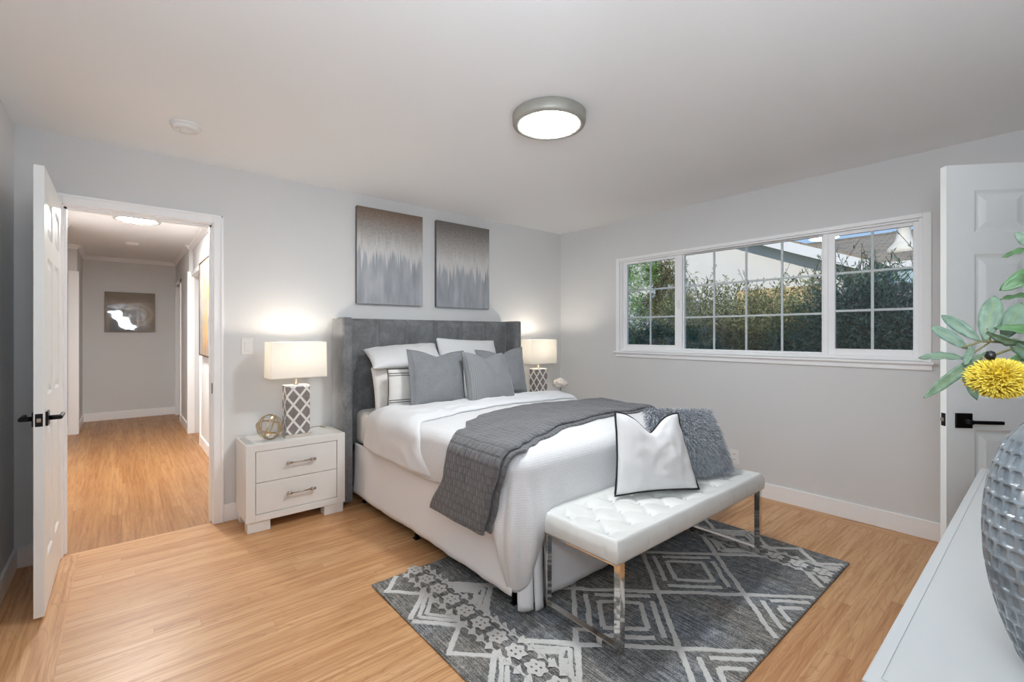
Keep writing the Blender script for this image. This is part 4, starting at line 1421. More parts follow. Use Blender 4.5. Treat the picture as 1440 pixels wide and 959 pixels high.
bm = bmesh.new()
lathe(bm, [(0.0, 0.0), (0.035, 0.0), (0.042, 0.02), (0.045, 0.06), (0.036, 0.095), (0.030, 0.10), (0.026, 0.098), (0.026, 0.06), (0.0, 0.055)], (3.610, 3.46, NZ), 24)
o = obj('bud_vase', bm, M['lacquer']); tag(o, 'small white vase holding white blooms on the far nightstand in the corner', 'vase')
fl = thing('flower', 'white hydrangea bloom in the small vase by the corner lamp', 'flower', (3.610, 3.46, NZ + 0.06))
bm = bmesh.new(); tube(bm, [(3.61, 3.46, NZ + 0.058), (3.612, 3.458, NZ + 0.16)], 0.004, 8)
obj('stem', bm, simple('pale_green_stem', S(140, 150, 110), 0.6), fl)
bm = bmesh.new(); rnd = random.Random(2)
hc = Vector((3.612, 3.458, NZ + 0.185))
for k in range(330):
    d = Vector((rnd.gauss(0, 1), rnd.gauss(0, 1), rnd.gauss(0, 1))).normalized()
    if d.z < -0.75: continue
    c = hc + Vector((d.x * 0.075, d.y * 0.075, d.z * 0.052)) * (0.88 + 0.35 * nz(d.x * 2.5, d.y * 2.5, d.z * 2.5))
    a = d.cross(Vector((0.3, 0.5, 0.8))).normalized(); b = d.cross(a)
    for q in range(4):
        t = q * PI / 2 + rnd.uniform(0, 0.4)
        u = a * math.cos(t) + b * math.sin(t); w_ = a * -math.sin(t) + b * math.cos(t)
        v0 = bm.verts.new(c); v1 = bm.verts.new(c + u * 0.009 + w_ * 0.007 + d * 0.003); v2 = bm.verts.new(c + u * 0.017 + d * 0.004); v3 = bm.verts.new(c + u * 0.009 - w_ * 0.007 + d * 0.003)
        bm.faces.new((v0, v1, v2, v3))
lathe(bm, [(0, -0.03), (0.035, -0.02), (0.045, 0.0), (0.035, 0.022), (0, 0.03)], hc, 18)
obj('flower_head', bm, simple('white_petals', S(238, 233, 228), 0.8, var=0.05), fl, normals=False)

# ------------------------------------------------------------------ wall art, switch, outlet, ceiling fittings
def canvas(name, x0, x1, z0, z1, y, depth, mat, edge, label, cat='painting', grp=None):
    t = thing(name, label, cat, (x0, y, z0), grp)
    bm = bmesh.new()
    bx(bm, x0 + 0.001, y - depth + 0.001, z0 + 0.001, x1 - 0.001, y - 0.001, z1 - 0.001, 0.002, 1)
    obj('stretcher_frame', bm, edge, t)
    bm = bmesh.new()
    bx(bm, x0, y - depth, z0, x1, y - depth + 0.0012, z1, 0.0004, 1)
    obj('canvas', bm, mat, t)
    return t
canvas('painting', 1.452, 2.053, 1.540, 2.336, YB, 0.036, M['paint_a'], M['canvas_edge'], 'silver dripped canvas with brown top, left of the pair above the headboard', grp='paintings above the headboard')
canvas('painting', 2.195, 2.803, 1.540, 2.336, YB, 0.036, M['paint_b'], M['canvas_edge'], 'silver dripped canvas with grey top, right of the pair above the headboard', grp='paintings above the headboard')
canvas('wall_art', -0.203, 0.393, 1.322, 1.925, HY, 0.03, M['art_tan'], M['canvas_edge'], 'tan abstract ring print on the end wall of the hallway', 'picture')
t = thing('wall_art', 'tall grey and gold streaked painting in thin dark frame on the hallway side wall', 'painting', (HXR, 5.30, 1.05))
bm = bmesh.new(); ya_, yb_, za_, zb_ = 5.30, 6.26, 1.052, 2.085
for a in ((ya_, za_, ya_ + 0.014, zb_), (yb_ - 0.014, za_, yb_, zb_), (ya_ + 0.014, za_, yb_ - 0.014, za_ + 0.014), (ya_ + 0.014, zb_ - 0.014, yb_ - 0.014, zb_)):
    bx(bm, HXR - 0.04, a[0], a[1], HXR, a[2], a[3], 0.001, 1)
obj('picture_frame', bm, M['frame_dark'], t)
bm = bmesh.new(); bx(bm, HXR - 0.034, ya_ + 0.014, za_ + 0.014, HXR - 0.004, yb_ - 0.014, zb_ - 0.014)
obj('canvas', bm, M['art_gold'], t)

sw = thing('light_switch', 'white rocker light switch on the wall above the left nightstand', 'light switch', (0.674, YB, 1.203))
bm = bmesh.new(); bx(bm, 0.637, YB - 0.006, 1.144, 0.711, YB, 1.262, 0.003, 2); obj('wall_plate', bm, M['plastic'], sw)
bm = bmesh.new(); bx(bm, 0.6565, YB - 0.0105, 1.170, 0.6915, YB - 0.005, 1.236, 0.002, 2); obj('rocker', bm, M['plastic'], sw)
ou = thing('wall_outlet', 'white electrical outlet low on the window wall behind the bench', 'outlet', (XR, 1.72, 0.275))
bm = bmesh.new(); bx(bm, XR - 0.006, 1.683, 0.217, XR, 1.757, 0.333, 0.003, 2); obj('wall_plate', bm, M['plastic'], ou)
for z in (0.253, 0.297):
    bm = bmesh.new()
    bx(bm, XR - 0.0085, 1.703, z - 0.016, XR - 0.005, 1.737, z + 0.016, 0.003, 2); so = obj('socket', bm, M['plastic'], ou)
    bm = bmesh.new()
    for dy in (-0.007, 0.006): bx(bm, XR - 0.0088, 1.72 + dy, z - 0.004, XR - 0.0083, 1.7225 + dy, z + 0.007)
    obj('slot', bm, M['dark_slot'], so)

def flush_light(x, y, r, dif, label, group):
    t = thing('ceiling_light', label, 'ceiling light', (x, y, ZC), group)
    bm = bmesh.new()
    lathe(bm, [(r * 0.96, 0.0), (r, -0.006), (r, -0.046), (r * 0.975, -0.058), (r * 0.90, -0.062), (r * 0.80, -0.058), (r * 0.79, -0.052), (r * 0.79, -0.02), (0, -0.02)], (x, y, ZC), 64)
    obj('trim_ring', bm, M['pewter'], t)
    bm = bmesh.new()
    lathe(bm, [(r * 0.788, -0.050), (r * 0.785, -0.056), (r * 0.70, -0.061), (r * 0.4, -0.063), (0, -0.0635)], (x, y, ZC), 48)
    obj('light_diffuser', bm, dif, t)
flush_light(1.705, 1.715, 0.190, M['diffuser'], 'round flush ceiling light with pewter ring above the bed, lit', None)
flush_light(0.112, 5.72, 0.185, M['diffuser_hall'], 'round flush ceiling light with pewter ring in the hallway, lit', None)

sm = thing('smoke_detector', 'round white smoke detector on the bedroom ceiling above the doorway', 'smoke detector', (0.268, 3.095, ZC))
bm = bmesh.new()
lathe(bm, [(0.074, 0.0), (0.074, -0.010), (0.070, -0.012), (0, -0.012)], (0.268, 3.095, ZC), 40); obj('mounting_base', bm, M['plastic'], sm)
bm = bmesh.new()
lathe(bm, [(0.064, -0.012), (0.064, -0.026), (0.060, -0.030), (0.048, -0.0315), (0.047, -0.029), (0.044, -0.029), (0.043, -0.033), (0.037, -0.034), (0.036, -0.031), (0.033, -0.031), (0.032, -0.036), (0.02, -0.038), (0, -0.038)], (0.268, 3.095, ZC), 40)
obj('cover', bm, M['plastic'], sm)
bm = bmesh.new()
lathe(bm, [(0.072, 0.0), (0.072, -0.014), (0.06, -0.030), (0.02, -0.034), (0, -0.034)], (0.092, 7.53, ZC), 32)
o = obj('hall_smoke_detector', bm, M['plastic']); tag(o, 'small round white detector on the hallway ceiling beyond the hall light', 'smoke detector')

# ================================================================== DRESSER, VASE, STEMS
DXA, DXB, DYA, DYB, DZ = 0.838, 2.50, -0.262, 0.186, 0.780
dr = thing('dresser', 'long white dresser with grooved top edge in the right foreground', 'dresser', (1.58, -0.04, 0))
bm = bmesh.new()
bx(bm, DXA + 0.012, DYA + 0.005, 0.09, DXB - 0.012, DYB - 0.035, DZ - 0.045)
obj('body', bm, M['dresser'], dr)
bm = bmesh.new()
vs = []
prof = ((0.0, -0.045), (0.0, -0.0022), (0.0022, 0.0), (0.0185, 0.0), (0.0188, -0.0015), (0.0200, -0.0015), (0.0203, 0.0))
rings = []
for ins, dz in prof:
    rings.append([bm.verts.new(p) for p in ((DXA + ins, DYA, DZ + dz), (DXB - ins, DYA, DZ + dz), (DXB - ins, DYB - ins, DZ + dz), (DXA + ins, DYB - ins, DZ + dz))])
for A, B in zip(rings, rings[1:]):
    for k in range(4): bm.faces.new((A[k], A[(k + 1) % 4], B[(k + 1) % 4], B[k]))
bm.faces.new(rings[-1]); bm.faces.new(rings[0][::-1])
obj('dresser_top', bm, M['dresser'], dr)
ncol = 3
for c in range(ncol):
    x0 = DXA + 0.03 + (DXB - DXA - 0.06) * c / ncol; x1 = DXA + 0.03 + (DXB - DXA - 0.06) * (c + 1) / ncol
    for r_ in range(3):
        z0 = 0.11 + 0.205 * r_
        bm = bmesh.new(); bx(bm, x0 + 0.004, DYB - 0.04, z0, x1 - 0.004, DYB - 0.014, z0 + 0.197, 0.003, 1)
        d = obj('drawer', bm, M['dresser'], dr)
        bm = bmesh.new(); xc = (x0 + x1) / 2; zc = z0 + 0.1
        tube(bm, [(xc - 0.07, DYB + 0.006, zc), (xc + 0.07, DYB + 0.006, zc)], 0.005, 10)
        for s in (-1, 1): tube(bm, [(xc + s * 0.055, DYB - 0.016, zc), (xc + s * 0.055, DYB + 0.006, zc)], 0.005, 8)
        obj('drawer_pull', bm, M['nickel'], d)
for x in (DXA + 0.03, DXB - 0.09):
    for y in (DYA + 0.02, DYB - 0.11):
        bm = bmesh.new(); bx(bm, x, y, 0, x + 0.06, y + 0.06, 0.095, 0.003, 1); obj('foot', bm, M['dresser'], dr)

# grey glazed vase with rows of pressed thumb-marks
VX, VY = 1.052, -0.034
ctl = [(0.0, 0.062), (0.03, 0.076), (0.08, 0.0935), (0.14, 0.1065), (0.20, 0.1115), (0.26, 0.109), (0.31, 0.100), (0.345, 0.087), (0.37, 0.071), (0.388, 0.055), (0.398, 0.044), (0.412, 0.040)]
def vrad(z):
    for (za, ra), (zb, rb) in zip(ctl, ctl[1:]):
        if z <= zb:
            i = [c[0] for c in ctl].index(za)
            p0 = ctl[max(0, i - 1)][1]; p3 = ctl[min(len(ctl) - 1, i + 2)][1]
            t = (z - za) / (zb - za)
            return 0.5 * ((2 * ra) + (-p0 + rb) * t + (2 * p0 - 5 * ra + 4 * rb - p3) * t * t + (-p0 + 3 * ra - 3 * rb + p3) * t ** 3)
    return ctl[-1][1]
NCV, RH = 32, 0.0224
def dimple(a, z):
    if z < 0.012 or z > 0.352: return 0.0
    row = math.floor(z / RH); fz_ = z / RH - row
    c = a / (2 * PI) * NCV + 0.5 * (row % 2); fc = c - math.floor(c)
    x = abs(fc - 0.5) / 0.385; y = abs(fz_ - 0.5) / 0.42
    q = (x ** 5 + y ** 4)
    if q >= 1: return 0.0
    h = min(1.0, (1 - q) * 3.2)
    # deepest under the upper lip of each mark
    return -0.0054 * h * (0.55 + 0.45 * fz_) * min(1.0, (z - 0.012) / 0.012) * min(1.0, (0.352 - z) / 0.006 if z > 0.346 else 1.0)
prof = [(0.0, 0.0), (0.058, 0.0)] + [(vrad(0.412 * k / 380), 0.412 * k / 380) for k in range(381)] + [(0.037, 0.414), (0.034, 0.410), (0.034, 0.36), (0.06, 0.30), (0.0, 0.30)]
bm = bmesh.new()
lathe(bm, prof, (VX, VY, DZ), 640, rfn=lambda a, j, z: dimple(a, z) if 2 <= j < 383 else 0.0)
tv = NT('blue_grey_glaze')
nn = tv.noise(tv.coord(), 22, 4)
tv.set(tv.ramp(nn, [(0.3, S(104, 114, 122)), (0.7, S(136, 145, 151))]), 0.16, Coat_Weight=0.5, Coat_Roughness=0.08)
o = obj('vase', bm, tv.m); tag(o, 'blue-grey glazed vase with rows of pressed dimples on the white dresser', 'vase')

# leafy stems and yellow pincushion flower: placed in the room round the vase mouth
fwv = Vector((math.cos(YAW), math.sin(YAW), 0)); rtv = Vector((math.sin(YAW), -math.cos(YAW), 0))
def P3(x, y, d):
    return Vector((0, 0, CAMH)) + d * (fwv + rtv * ((x - 720) / FPX) + Vector((0, 0, (HOR - y) / FPX)))
def leaf_mat():
    t = NT('sage_green_leaf')
    uv = t.sep(t.coord('UV'))
    g = t.new('ShaderNodeObjectInfo')
    across = t.math('ABSOLUTE', t.math('SUBTRACT', uv[0], 0.5))
    n = t.noise(t.coord(), 60, 4, 0.7)
    base = t.ramp(n, [(0.3, S(86, 108, 84)), (0.55, S(108, 130, 106)), (0.8, S(134, 152, 134))])
    base = t.mix(t.math('MULTIPLY', g.outputs['Random'], 0.4), base, S(100, 126, 120))
    c = t.mix(t.ramp(across, [(0.0, (1, 1, 1, 1)), (0.05, (0, 0, 0, 1))]), base, S(112, 132, 70))
    t.set(c, 0.5)
    tr = t.new('ShaderNodeBsdfTranslucent'); t.l.new(c, tr.inputs[0])
    mx = t.new('ShaderNodeMixShader'); mx.inputs[0].default_value = 0.2
    t.l.new(t.b.outputs[0], mx.inputs[1]); t.l.new(tr.outputs[0], mx.inputs[2]); t.l.new(mx.outputs[0], t.out.inputs[0])
    return t.m
M['leaf'] = leaf_mat()
M['leaf_dark'] = simple('deep_green_leaf', S(70, 104, 62), 0.45, var=0.2, vscale=40)
M['twig'] = simple('green_brown_twig', S(104, 100, 62), 0.6, var=0.2, vscale=50)
def leaf(root, b, t_, w, bend=0.012, tw=0.0, mat='leaf', fold=0.25, face=None):
    b, t_ = Vector(b), Vector(t_)
    ax = t_ - b; L = ax.length; d = ax / L
    view = Vector((0, 0, CAMH)) - (b + t_) / 2
    side = d.cross(face if face is not None else view).normalized()
    nrm = side.cross(d).normalized()
    side = Matrix.Rotation(tw, 3, d) @ side; nrm = Matrix.Rotation(tw, 3, d) @ nrm
    bm = bmesh.new(); lay = bm.loops.layers.uv.verify(); n = 16; V = []
    for i in range(n + 1):
        t = i / n
        hw = w / 2 * (math.sin(PI * min(1, t ** 1.1)) ** 0.62) if 0 < t < 1 else 0.0005
        hw = max(hw, w * 0.04 * (1 - t))
        c = b + ax * t + nrm * (bend * math.sin(PI * t))
        row = []
        for k in range(-2, 3):
            s = k / 2
            row.append(bm.verts.new(c + side * (hw * s) + nrm * (abs(s) * hw * fold + 0.0012 * math.sin(t * 22 + k) * abs(s))))
        V.append(row)
    for i in range(n):
        for k in range(4):
            f = bm.faces.new((V[i][k], V[i + 1][k], V[i + 1][k + 1], V[i][k + 1])); f.smooth = True
            for lp, (p, q) in zip(f.loops, ((i, k), (i + 1, k), (i + 1, k + 1), (i, k + 1))): lp[lay].uv = (q / 4, p / n)
    o = obj('leaf', bm, M[mat], root)
    mod(o, 'SOLIDIFY', thickness=0.0006)
    return o
mouth = Vector((VX, VY, DZ + 0.40))
G3 = 'artificial stems in the glazed vase'
br1 = thing('leafy_stem', 'sage-leaved branch arching left out of the glazed vase, above the yellow flower', 'plant stem', mouth, G3)
D0 = 0.655
stem = [mouth + Vector((0.004, 0.0, -0.05)), P3(1474, 560, 0.652), P3(1462, 520, 0.655), P3(1435, 488, 0.660), P3(1405, 481, 0.662), P3(1380, 480, 0.664), P3(1358, 487, 0.668), P3(1352, 489, 0.67)]
bm = bmesh.new(); tube(bm, stem, lambda t: 0.0024 - 0.0012 * t, 8)
tube(bm, [P3(1392, 481, 0.663), P3(1376, 492, 0.664), P3(1362, 500, 0.665), P3(1362, 512, 0.662)], 0.0012, 6)
tube(bm, [P3(1392, 481, 0.663), P3(1393, 470, 0.664), P3(1388, 462, 0.664)], 0.0012, 6)
tube(bm, [P3(1440, 482, 0.66), P3(1425, 490, 0.65), P3(1396, 500, 0.645), P3(1380, 503, 0.645)], 0.0014, 6)
obj('stem', bm, M['twig'], br1)
for b, t_, w, d0, d1, bend, tw, mt in (
    ((1379, 480), (1324, 443), 0.0165, 0.664, 0.700, 0.006, 0.10, 'leaf'),
    ((1361, 491), (1309, 459), 0.0165, 0.668, 0.700, 0.005, 0.25, 'leaf'),
    ((1359, 505), (1291, 504), 0.0125, 0.666, 0.70, 0.008, 0.5, 'leaf'),
    ((1389, 494), (1299, 560), 0.0155, 0.655, 0.66, -0.006, -0.2, 'leaf'),
    ((1364, 500), (1374, 563), 0.0150, 0.664, 0.645, 0.008, 0.45, 'leaf'),
    ((1384, 480), (1399, 416), 0.0250, 0.664, 0.672, 0.004, 0.05, 'leaf'),
    ((1410, 478), (1437, 426), 0.0255, 0.662, 0.665, 0.004, 0.1, 'leaf'),
    ((1388, 466), (1448, 482), 0.0170, 0.660, 0.640, 0.006, 0.8, 'leaf'),
    ((1398, 461), (1462, 478), 0.0150, 0.655, 0.640, 0.010, -0.7, 'leaf_dark'),
    ((1368, 486), (1357, 514), 0.0100, 0.662, 0.655, 0.0, 0.3, 'leaf'),
    ((1421, 505), (1470, 492), 0.0210, 0.640, 0.66, 0.004, 0.2, 'leaf_dark'),
    ((1418, 480), (1476, 512), 0.0160, 0.660, 0.61, 0.006, 0.3, 'leaf'),
):
    leaf(br1, P3(*b, d0), P3(*t_, d1), w, bend, tw, mt)
br2 = thing('leafy_stem', 'upright leafy branch at the right edge of the photo, rising from the glazed vase', 'plant stem', mouth, G3)
bm = bmesh.new()
tube(bm, [mouth + Vector((0.0, 0.006, -0.05)), P3(1480, 540, 0.66), P3(1482, 460, 0.67), P3(1476, 400, 0.675), P3(1462, 352, 0.68), P3(1448, 330, 0.68)], lambda t: 0.0026 - 0.0012 * t, 8)
obj('stem', bm, M['twig'], br2)
for b, t_, w, d0, d1, bend, tw, mt in (
    ((1462, 356), (1409, 363), 0.0125, 0.68, 0.70, 0.008, 0.9, 'leaf_dark'),
    ((1478, 372), (1406, 409), 0.0235, 0.675, 0.69, 0.006, 0.15, 'leaf_dark'),
    ((1482, 420), (1406, 421), 0.0180, 0.67, 0.69, 0.004, 1.25, 'leaf_dark'),
    ((1460, 350), (1427, 327), 0.0160, 0.68, 0.69, 0.003, 0.2, 'leaf'),
    ((1470, 380), (1516, 340), 0.0230, 0.675, 0.66, 0.003, 0.2, 'leaf'),
    ((1480, 430), (1530, 400), 0.0230, 0.67, 0.65, 0.003, 0.2, 'leaf'),
    ((1450, 332), (1455, 280), 0.0200, 0.68, 0.68, 0.003, 0.2, 'leaf'),
    ((1476, 402), (1437, 385), 0.0150, 0.675, 0.66, 0.006, 0.7, 'leaf_dark'),
):
    leaf(br2, P3(*b, d0), P3(*t_, d1), w, bend, tw, mt)
fw_ = thing('yellow_flower', 'round yellow pincushion flower drooping over the rim of the glazed vase', 'flower', mouth, G3)
fc = P3(1404, 532, 0.640)
bm = bmesh.new()
tube(bm, [mouth + Vector((-0.006, 0.004, -0.05)), P3(1476, 556, 0.648), P3(1468, 516, 0.648), P3(1448, 500, 0.648), P3(1425, 506, 0.645), fc + Vector((0, 0, 0.008))], 0.0022, 8)
obj('stem', bm, M['twig'], fw_)
def petal_mat():
    t = NT('yellow_pincushion_petals')
    g = t.new('ShaderNodeNewGeometry')
    uv = t.sep(t.coord('UV'))
    c = t.ramp(g.outputs['Random Per Island'], [(0.0, S(196, 162, 22)), (0.5, S(218, 190, 40)), (1.0, S(232, 214, 84))])
    c = t.mix(t.math('MULTIPLY', uv[1], 0.40), c, S(238, 226, 120))
    t.set(c, 0.7)
    return t.m
bm = bmesh.new(); lay = bm.loops.layers.uv.verify(); rnd = random.Random(8)
ga = PI * (3 - 5 ** 0.5)
NP = 1700
upv = Vector((0, 0, 1))
for k in range(NP):
    z = 1 - 2 * (k + 0.5) / NP; rr_ = (1 - z * z) ** 0.5
    d = Vector((rr_ * math.cos(ga * k), rr_ * math.sin(ga * k), z))
    d = (d + Vector((rnd.gauss(0, .08), rnd.gauss(0, .08), rnd.gauss(0, .08)))).normalized()
    L = 0.0385 * rnd.uniform(0.93, 1.03); sc = Vector((1, 1, 0.76))
    a = fc + Vector((d.x, d.y, d.z * sc.z)) * 0.016; t1 = fc + Vector((d.x, d.y, d.z * sc.z)) * L
    s = d.cross(Vector((rnd.gauss(0, 1), rnd.gauss(0, 1), rnd.gauss(0, 1)))).normalized()
    q = s.cross(d)
    w = 0.0012
    base = [bm.verts.new(a + (s * math.cos(i * 2 * PI / 3) + q * math.sin(i * 2 * PI / 3)) * w) for i in range(3)]
    mid = [bm.verts.new(a.lerp(t1, 0.8) + (s * math.cos(i * 2 * PI / 3) + q * math.sin(i * 2 * PI / 3)) * w * 1.1) for i in range(3)]
    tip = bm.verts.new(t1 + q * 0.0008)
    for i in range(3):
        f = bm.faces.new((base[i], base[(i + 1) % 3], mid[(i + 1) % 3], mid[i]))
        for lp, v in zip(f.loops, (0, 0, .75, .75)): lp[lay].uv = (0, v)
        f = bm.faces.new((mid[i], mid[(i + 1) % 3], tip))
        for lp, v in zip(f.loops, (.75, .75, 1)): lp[lay].uv = (0, v)
core = bmesh.ops.create_icosphere(bm, subdivisions=3, radius=0.0265, matrix=Matrix.Translation(fc) @ Matrix.Diagonal((1, 1, 0.76, 1)))
obj('flower_head', bm, petal_mat(), fw_)
bm = bmesh.new()
lathe(bm, [(0, -0.007), (0.0045, -0.005), (0.006, 0.0), (0.0045, 0.005), (0, 0.007)], P3(1393, 500, 0.640), 14)
M['pod'] = simple('black_seed_pod', S(16, 18, 18), 0.35)
obj('seed_pod', bm, M['pod'], fw_)
bm = bmesh.new(); lathe(bm, [(0, -0.003), (0.003, 0.0), (0, 0.003)], P3(1353, 527, 0.66), 10)
obj('seed_pod', bm, M['pod'], br1)

# ================================================================== OUTSIDE THE WINDOW
def Yat(x, X):                               # where the line of sight through column x meets the plane at distance X
    k = (x - 720) / FPX
    return X * (math.sin(YAW) - math.cos(YAW) * k) / (math.cos(YAW) + math.sin(YAW) * k)
def Zat(x, y, X):
    k = (x - 720) / FPX
    return CAMH + X / (math.cos(YAW) + math.sin(YAW) * k) * (HOR - y) / FPX
GZ = -0.25
bm = bmesh.new(); bx(bm, XR + 0.11, -14, GZ - 0.2, 34, 34, GZ)
struct('ground', bm, simple('garden_soil', S(116, 104, 82), 0.95, var=0.2, vscale=3, bscale=20, bstr=0.5, bdist=0.02))
def shingle_mat():
    t = NT('weathered_grey_shingles')
    xyz = t.sep(t.coord())
    br = t.new('ShaderNodeTexBrick'); br.offset = 0.5
    t.l.new(t.comb(xyz[1], t.math('MULTIPLY', xyz[0], 1.09), 0.0), br.inputs['Vector'])
    br.inputs['Scale'].default_value = 1; br.inputs['Brick Width'].default_value = 0.28; br.inputs['Row Height'].default_value = 0.15
    br.inputs['Mortar Size'].default_value = 0.012
    br.inputs['Color1'].default_value = S(172, 156, 130); br.inputs['Color2'].default_value = S(142, 130, 112); br.inputs['Mortar'].default_value = S(88, 84, 80)
    n = t.noise(t.coord(), 4, 4)
    t.set(t.mix(0.35, br.outputs['Color'], t.ramp(n, [(0.3, S(128, 116, 100)), (0.7, S(182, 166, 140))])), 0.9)
    t.bump(t.math('SUBTRACT', 1.0, br.outputs['Fac']), 0.4, 0.01)
    return t.m
M['shingle'] = shingle_mat()
M['stucco'] = simple('white_stucco', S(226, 222, 218), 0.9, var=0.02, vscale=4, bscale=60, bstr=0.2)
M['fascia'] = simple('white_fascia_paint', S(232, 230, 228), 0.6, var=0.02)
M['soffit'] = simple('sage_soffit_paint', S(192, 208, 178), 0.8, var=0.03)
M['grey_wall'] = simple('blue_grey_siding', S(150, 152, 160), 0.85, var=0.04)
M['blue_trim'] = simple('pale_blue_trim', S(178, 204, 214), 0.6, var=0.03)
M['tan'] = simple('tan_painted_boards', S(206, 178, 130), 0.85, var=0.06, vscale=3)

# neighbour's gable end, facing the window
ng = thing('neighbour_house', 'white gable-ended house with pale fascia beyond the hedge', 'house', (11.6, 6.6, GZ))
yR, zR = 7.1, None
s_ = 0.41
ye = 2.25; ze = Zat(1220, 364, 10.65) - s_ * (2.28 - ye)
def roofz(y): return ze + s_ * (y - ye) if y < yR else ze + s_ * (yR - ye) - s_ * (y - yR)
bm = bmesh.new()
for X in (11.0, 12.7):
    pass
ylo, yhi = 2.75, 2 * yR - 2.75
F = [(ylo, GZ), (yhi, GZ), (yhi, roofz(yhi) - 0.12), (yR, roofz(yR) - 0.12), (ylo, roofz(ylo) - 0.12)]
A = [bm.verts.new((11.0, y, z)) for y, z in F]; B = [bm.verts.new((12.7, y, z)) for y, z in F]
bm.faces.new(A); bm.faces.new(B[::-1])
for k in range(5): bm.faces.new((A[k], A[(k + 1) % 5], B[(k + 1) % 5], B[k]))
obj('wall', bm, M['stucco'], ng)
yend = 2 * yR - ye
for y0, y1 in ((ye, yR), (yR, yend)):
    z0, z1 = roofz(y0), roofz(y1)
    bm = bmesh.new()
    def slab(x0, x1, za, zb):
        P = [(x0, y0, z0 + za), (x1, y0, z0 + za), (x1, y1, z1 + za), (x0, y1, z1 + za), (x0, y0, z0 + zb), (x1, y0, z0 + zb), (x1, y1, z1 + zb), (x0, y1, z1 + zb)]
        v = [bm.verts.new(p) for p in P]
        for q in ((0, 1, 2, 3), (4, 5, 6, 7), (0, 1, 5, 4), (2, 3, 7, 6), (1, 2, 6, 5), (0, 3, 7, 4)): bm.faces.new([v[i] for i in q])
    slab(10.60, 12.9, -0.02, 0.02); obj('roof', bm, M['shingle'], ng)
    bm = bmesh.new(); slab(10.60, 10.65, -0.235, -0.02); obj('fascia', bm, M['fascia'], ng)
    bm = bmesh.new(); slab(10.65, 12.7, -0.235, -0.20); obj('soffit', bm, M['soffit'], ng)

# the lower house with shingled roof to the right
fh = thing('shingled_house', 'grey shingle-roofed house with pale blue eave seen through the right sash', 'house', (15, 2.0, GZ))
hy0, hy1 = -5.0, 9.0
bm = bmesh.new()
def roofslab(bm, x0, z0, x1, z1, th):
    v = [bm.verts.new(p) for p in ((x0, hy0, z0), (x1, hy0, z1), (x1, hy1, z1), (x0, hy1, z0), (x0, hy0, z0 - th), (x1, hy0, z1 - th), (x1, hy1, z1 - th), (x0, hy1, z0 - th))]
    for q in ((0, 1, 2, 3), (4, 5, 6, 7), (0, 1, 5, 4), (2, 3, 7, 6), (1, 2, 6, 5), (0, 3, 7, 4)): bm.faces.new([v[i] for i in q])
roofslab(bm, 13.0, 2.86, 16.0, 4.02, 0.06); roofslab(bm, 19.0, 2.86, 16.0, 4.02, 0.06)
tube(bm, [(16.0, hy0, 4.02), (16.0, hy1, 4.02)], 0.05, 6)
obj('roof', bm, M['shingle'], fh)
bm = bmesh.new(); bx(bm, 12.94, hy0, 2.70, 13.02, hy1, 2.88); obj('gutter', bm, M['fascia'], fh)
bm = bmesh.new(); bx(bm, 13.02, hy0, 2.40, 13.10, hy1, 2.72); obj('eave_board', bm, M['blue_trim'], fh)
bm = bmesh.new(); bx(bm, 13.3, hy0 + 0.3, GZ, 18.6, hy1 - 0.3, 2.75); obj('wall', bm, M['grey_wall'], fh)
cy = Yat(1271, 14.25); cz = 2.86 + 1.24 * (14.25 - 13) / 3
bm = bmesh.new()
lathe(bm, [(0.0, -0.25), (0.36, -0.16), (0.30, -0.02), (0.17, 0.14), (0.135, 0.30), (0.13, 0.52), (0.155, 0.53), (0.155, 0.57), (0.17, 0.575), (0.17, 0.61), (0.0, 0.63)], (14.25, cy, cz), 24)
obj('roof_vent', bm, simple('pale_vent_metal', S(228, 220, 205), 0.6, var=0.08, vscale=5), fh)

# tan garden wall and brown board fence behind the hedge
bm = bmesh.new(); bx(bm, 9.6, Yat(1175, 9.6), GZ, 9.75, Yat(1035, 9.6), Zat(1100, 404, 9.6), 0.02, 1)
o = obj('garden_wall', bm, M['tan']); tag(o, 'tan sunlit garden wall just showing over the hedge', 'wall')
fe = thing('board_fence', 'brown board fence glimpsed between the shrubs behind the hedge', 'fence', (7.4, 3.0, GZ))
bm = bmesh.new(); y = -3.0; rnd = random.Random(1)
while y < 9.5:
    bx(bm, 7.40 + rnd.uniform(0, .008), y, GZ + 0.04, 7.42 + rnd.uniform(0, .008), y + 0.138, 1.36 + rnd.uniform(-.012, .012)); y += 0.142
obj('fence_boards', bm, simple('weathered_brown_boards', S(122, 88, 66), 0.9, var=0.25, vscale=4), fe)
for yy in (Yat(1063, 7.3), Yat(1063, 7.3) + 2.4, Yat(1063, 7.3) + 4.8, Yat(1063, 7.3) - 2.4):
    bm = bmesh.new(); bx(bm, 7.28, yy - 0.05, GZ, 7.38, yy + 0.05, 1.44, 0.004, 1); obj('fence_post', bm, simple('grey_post', S(150, 152, 158), 0.9), fe)

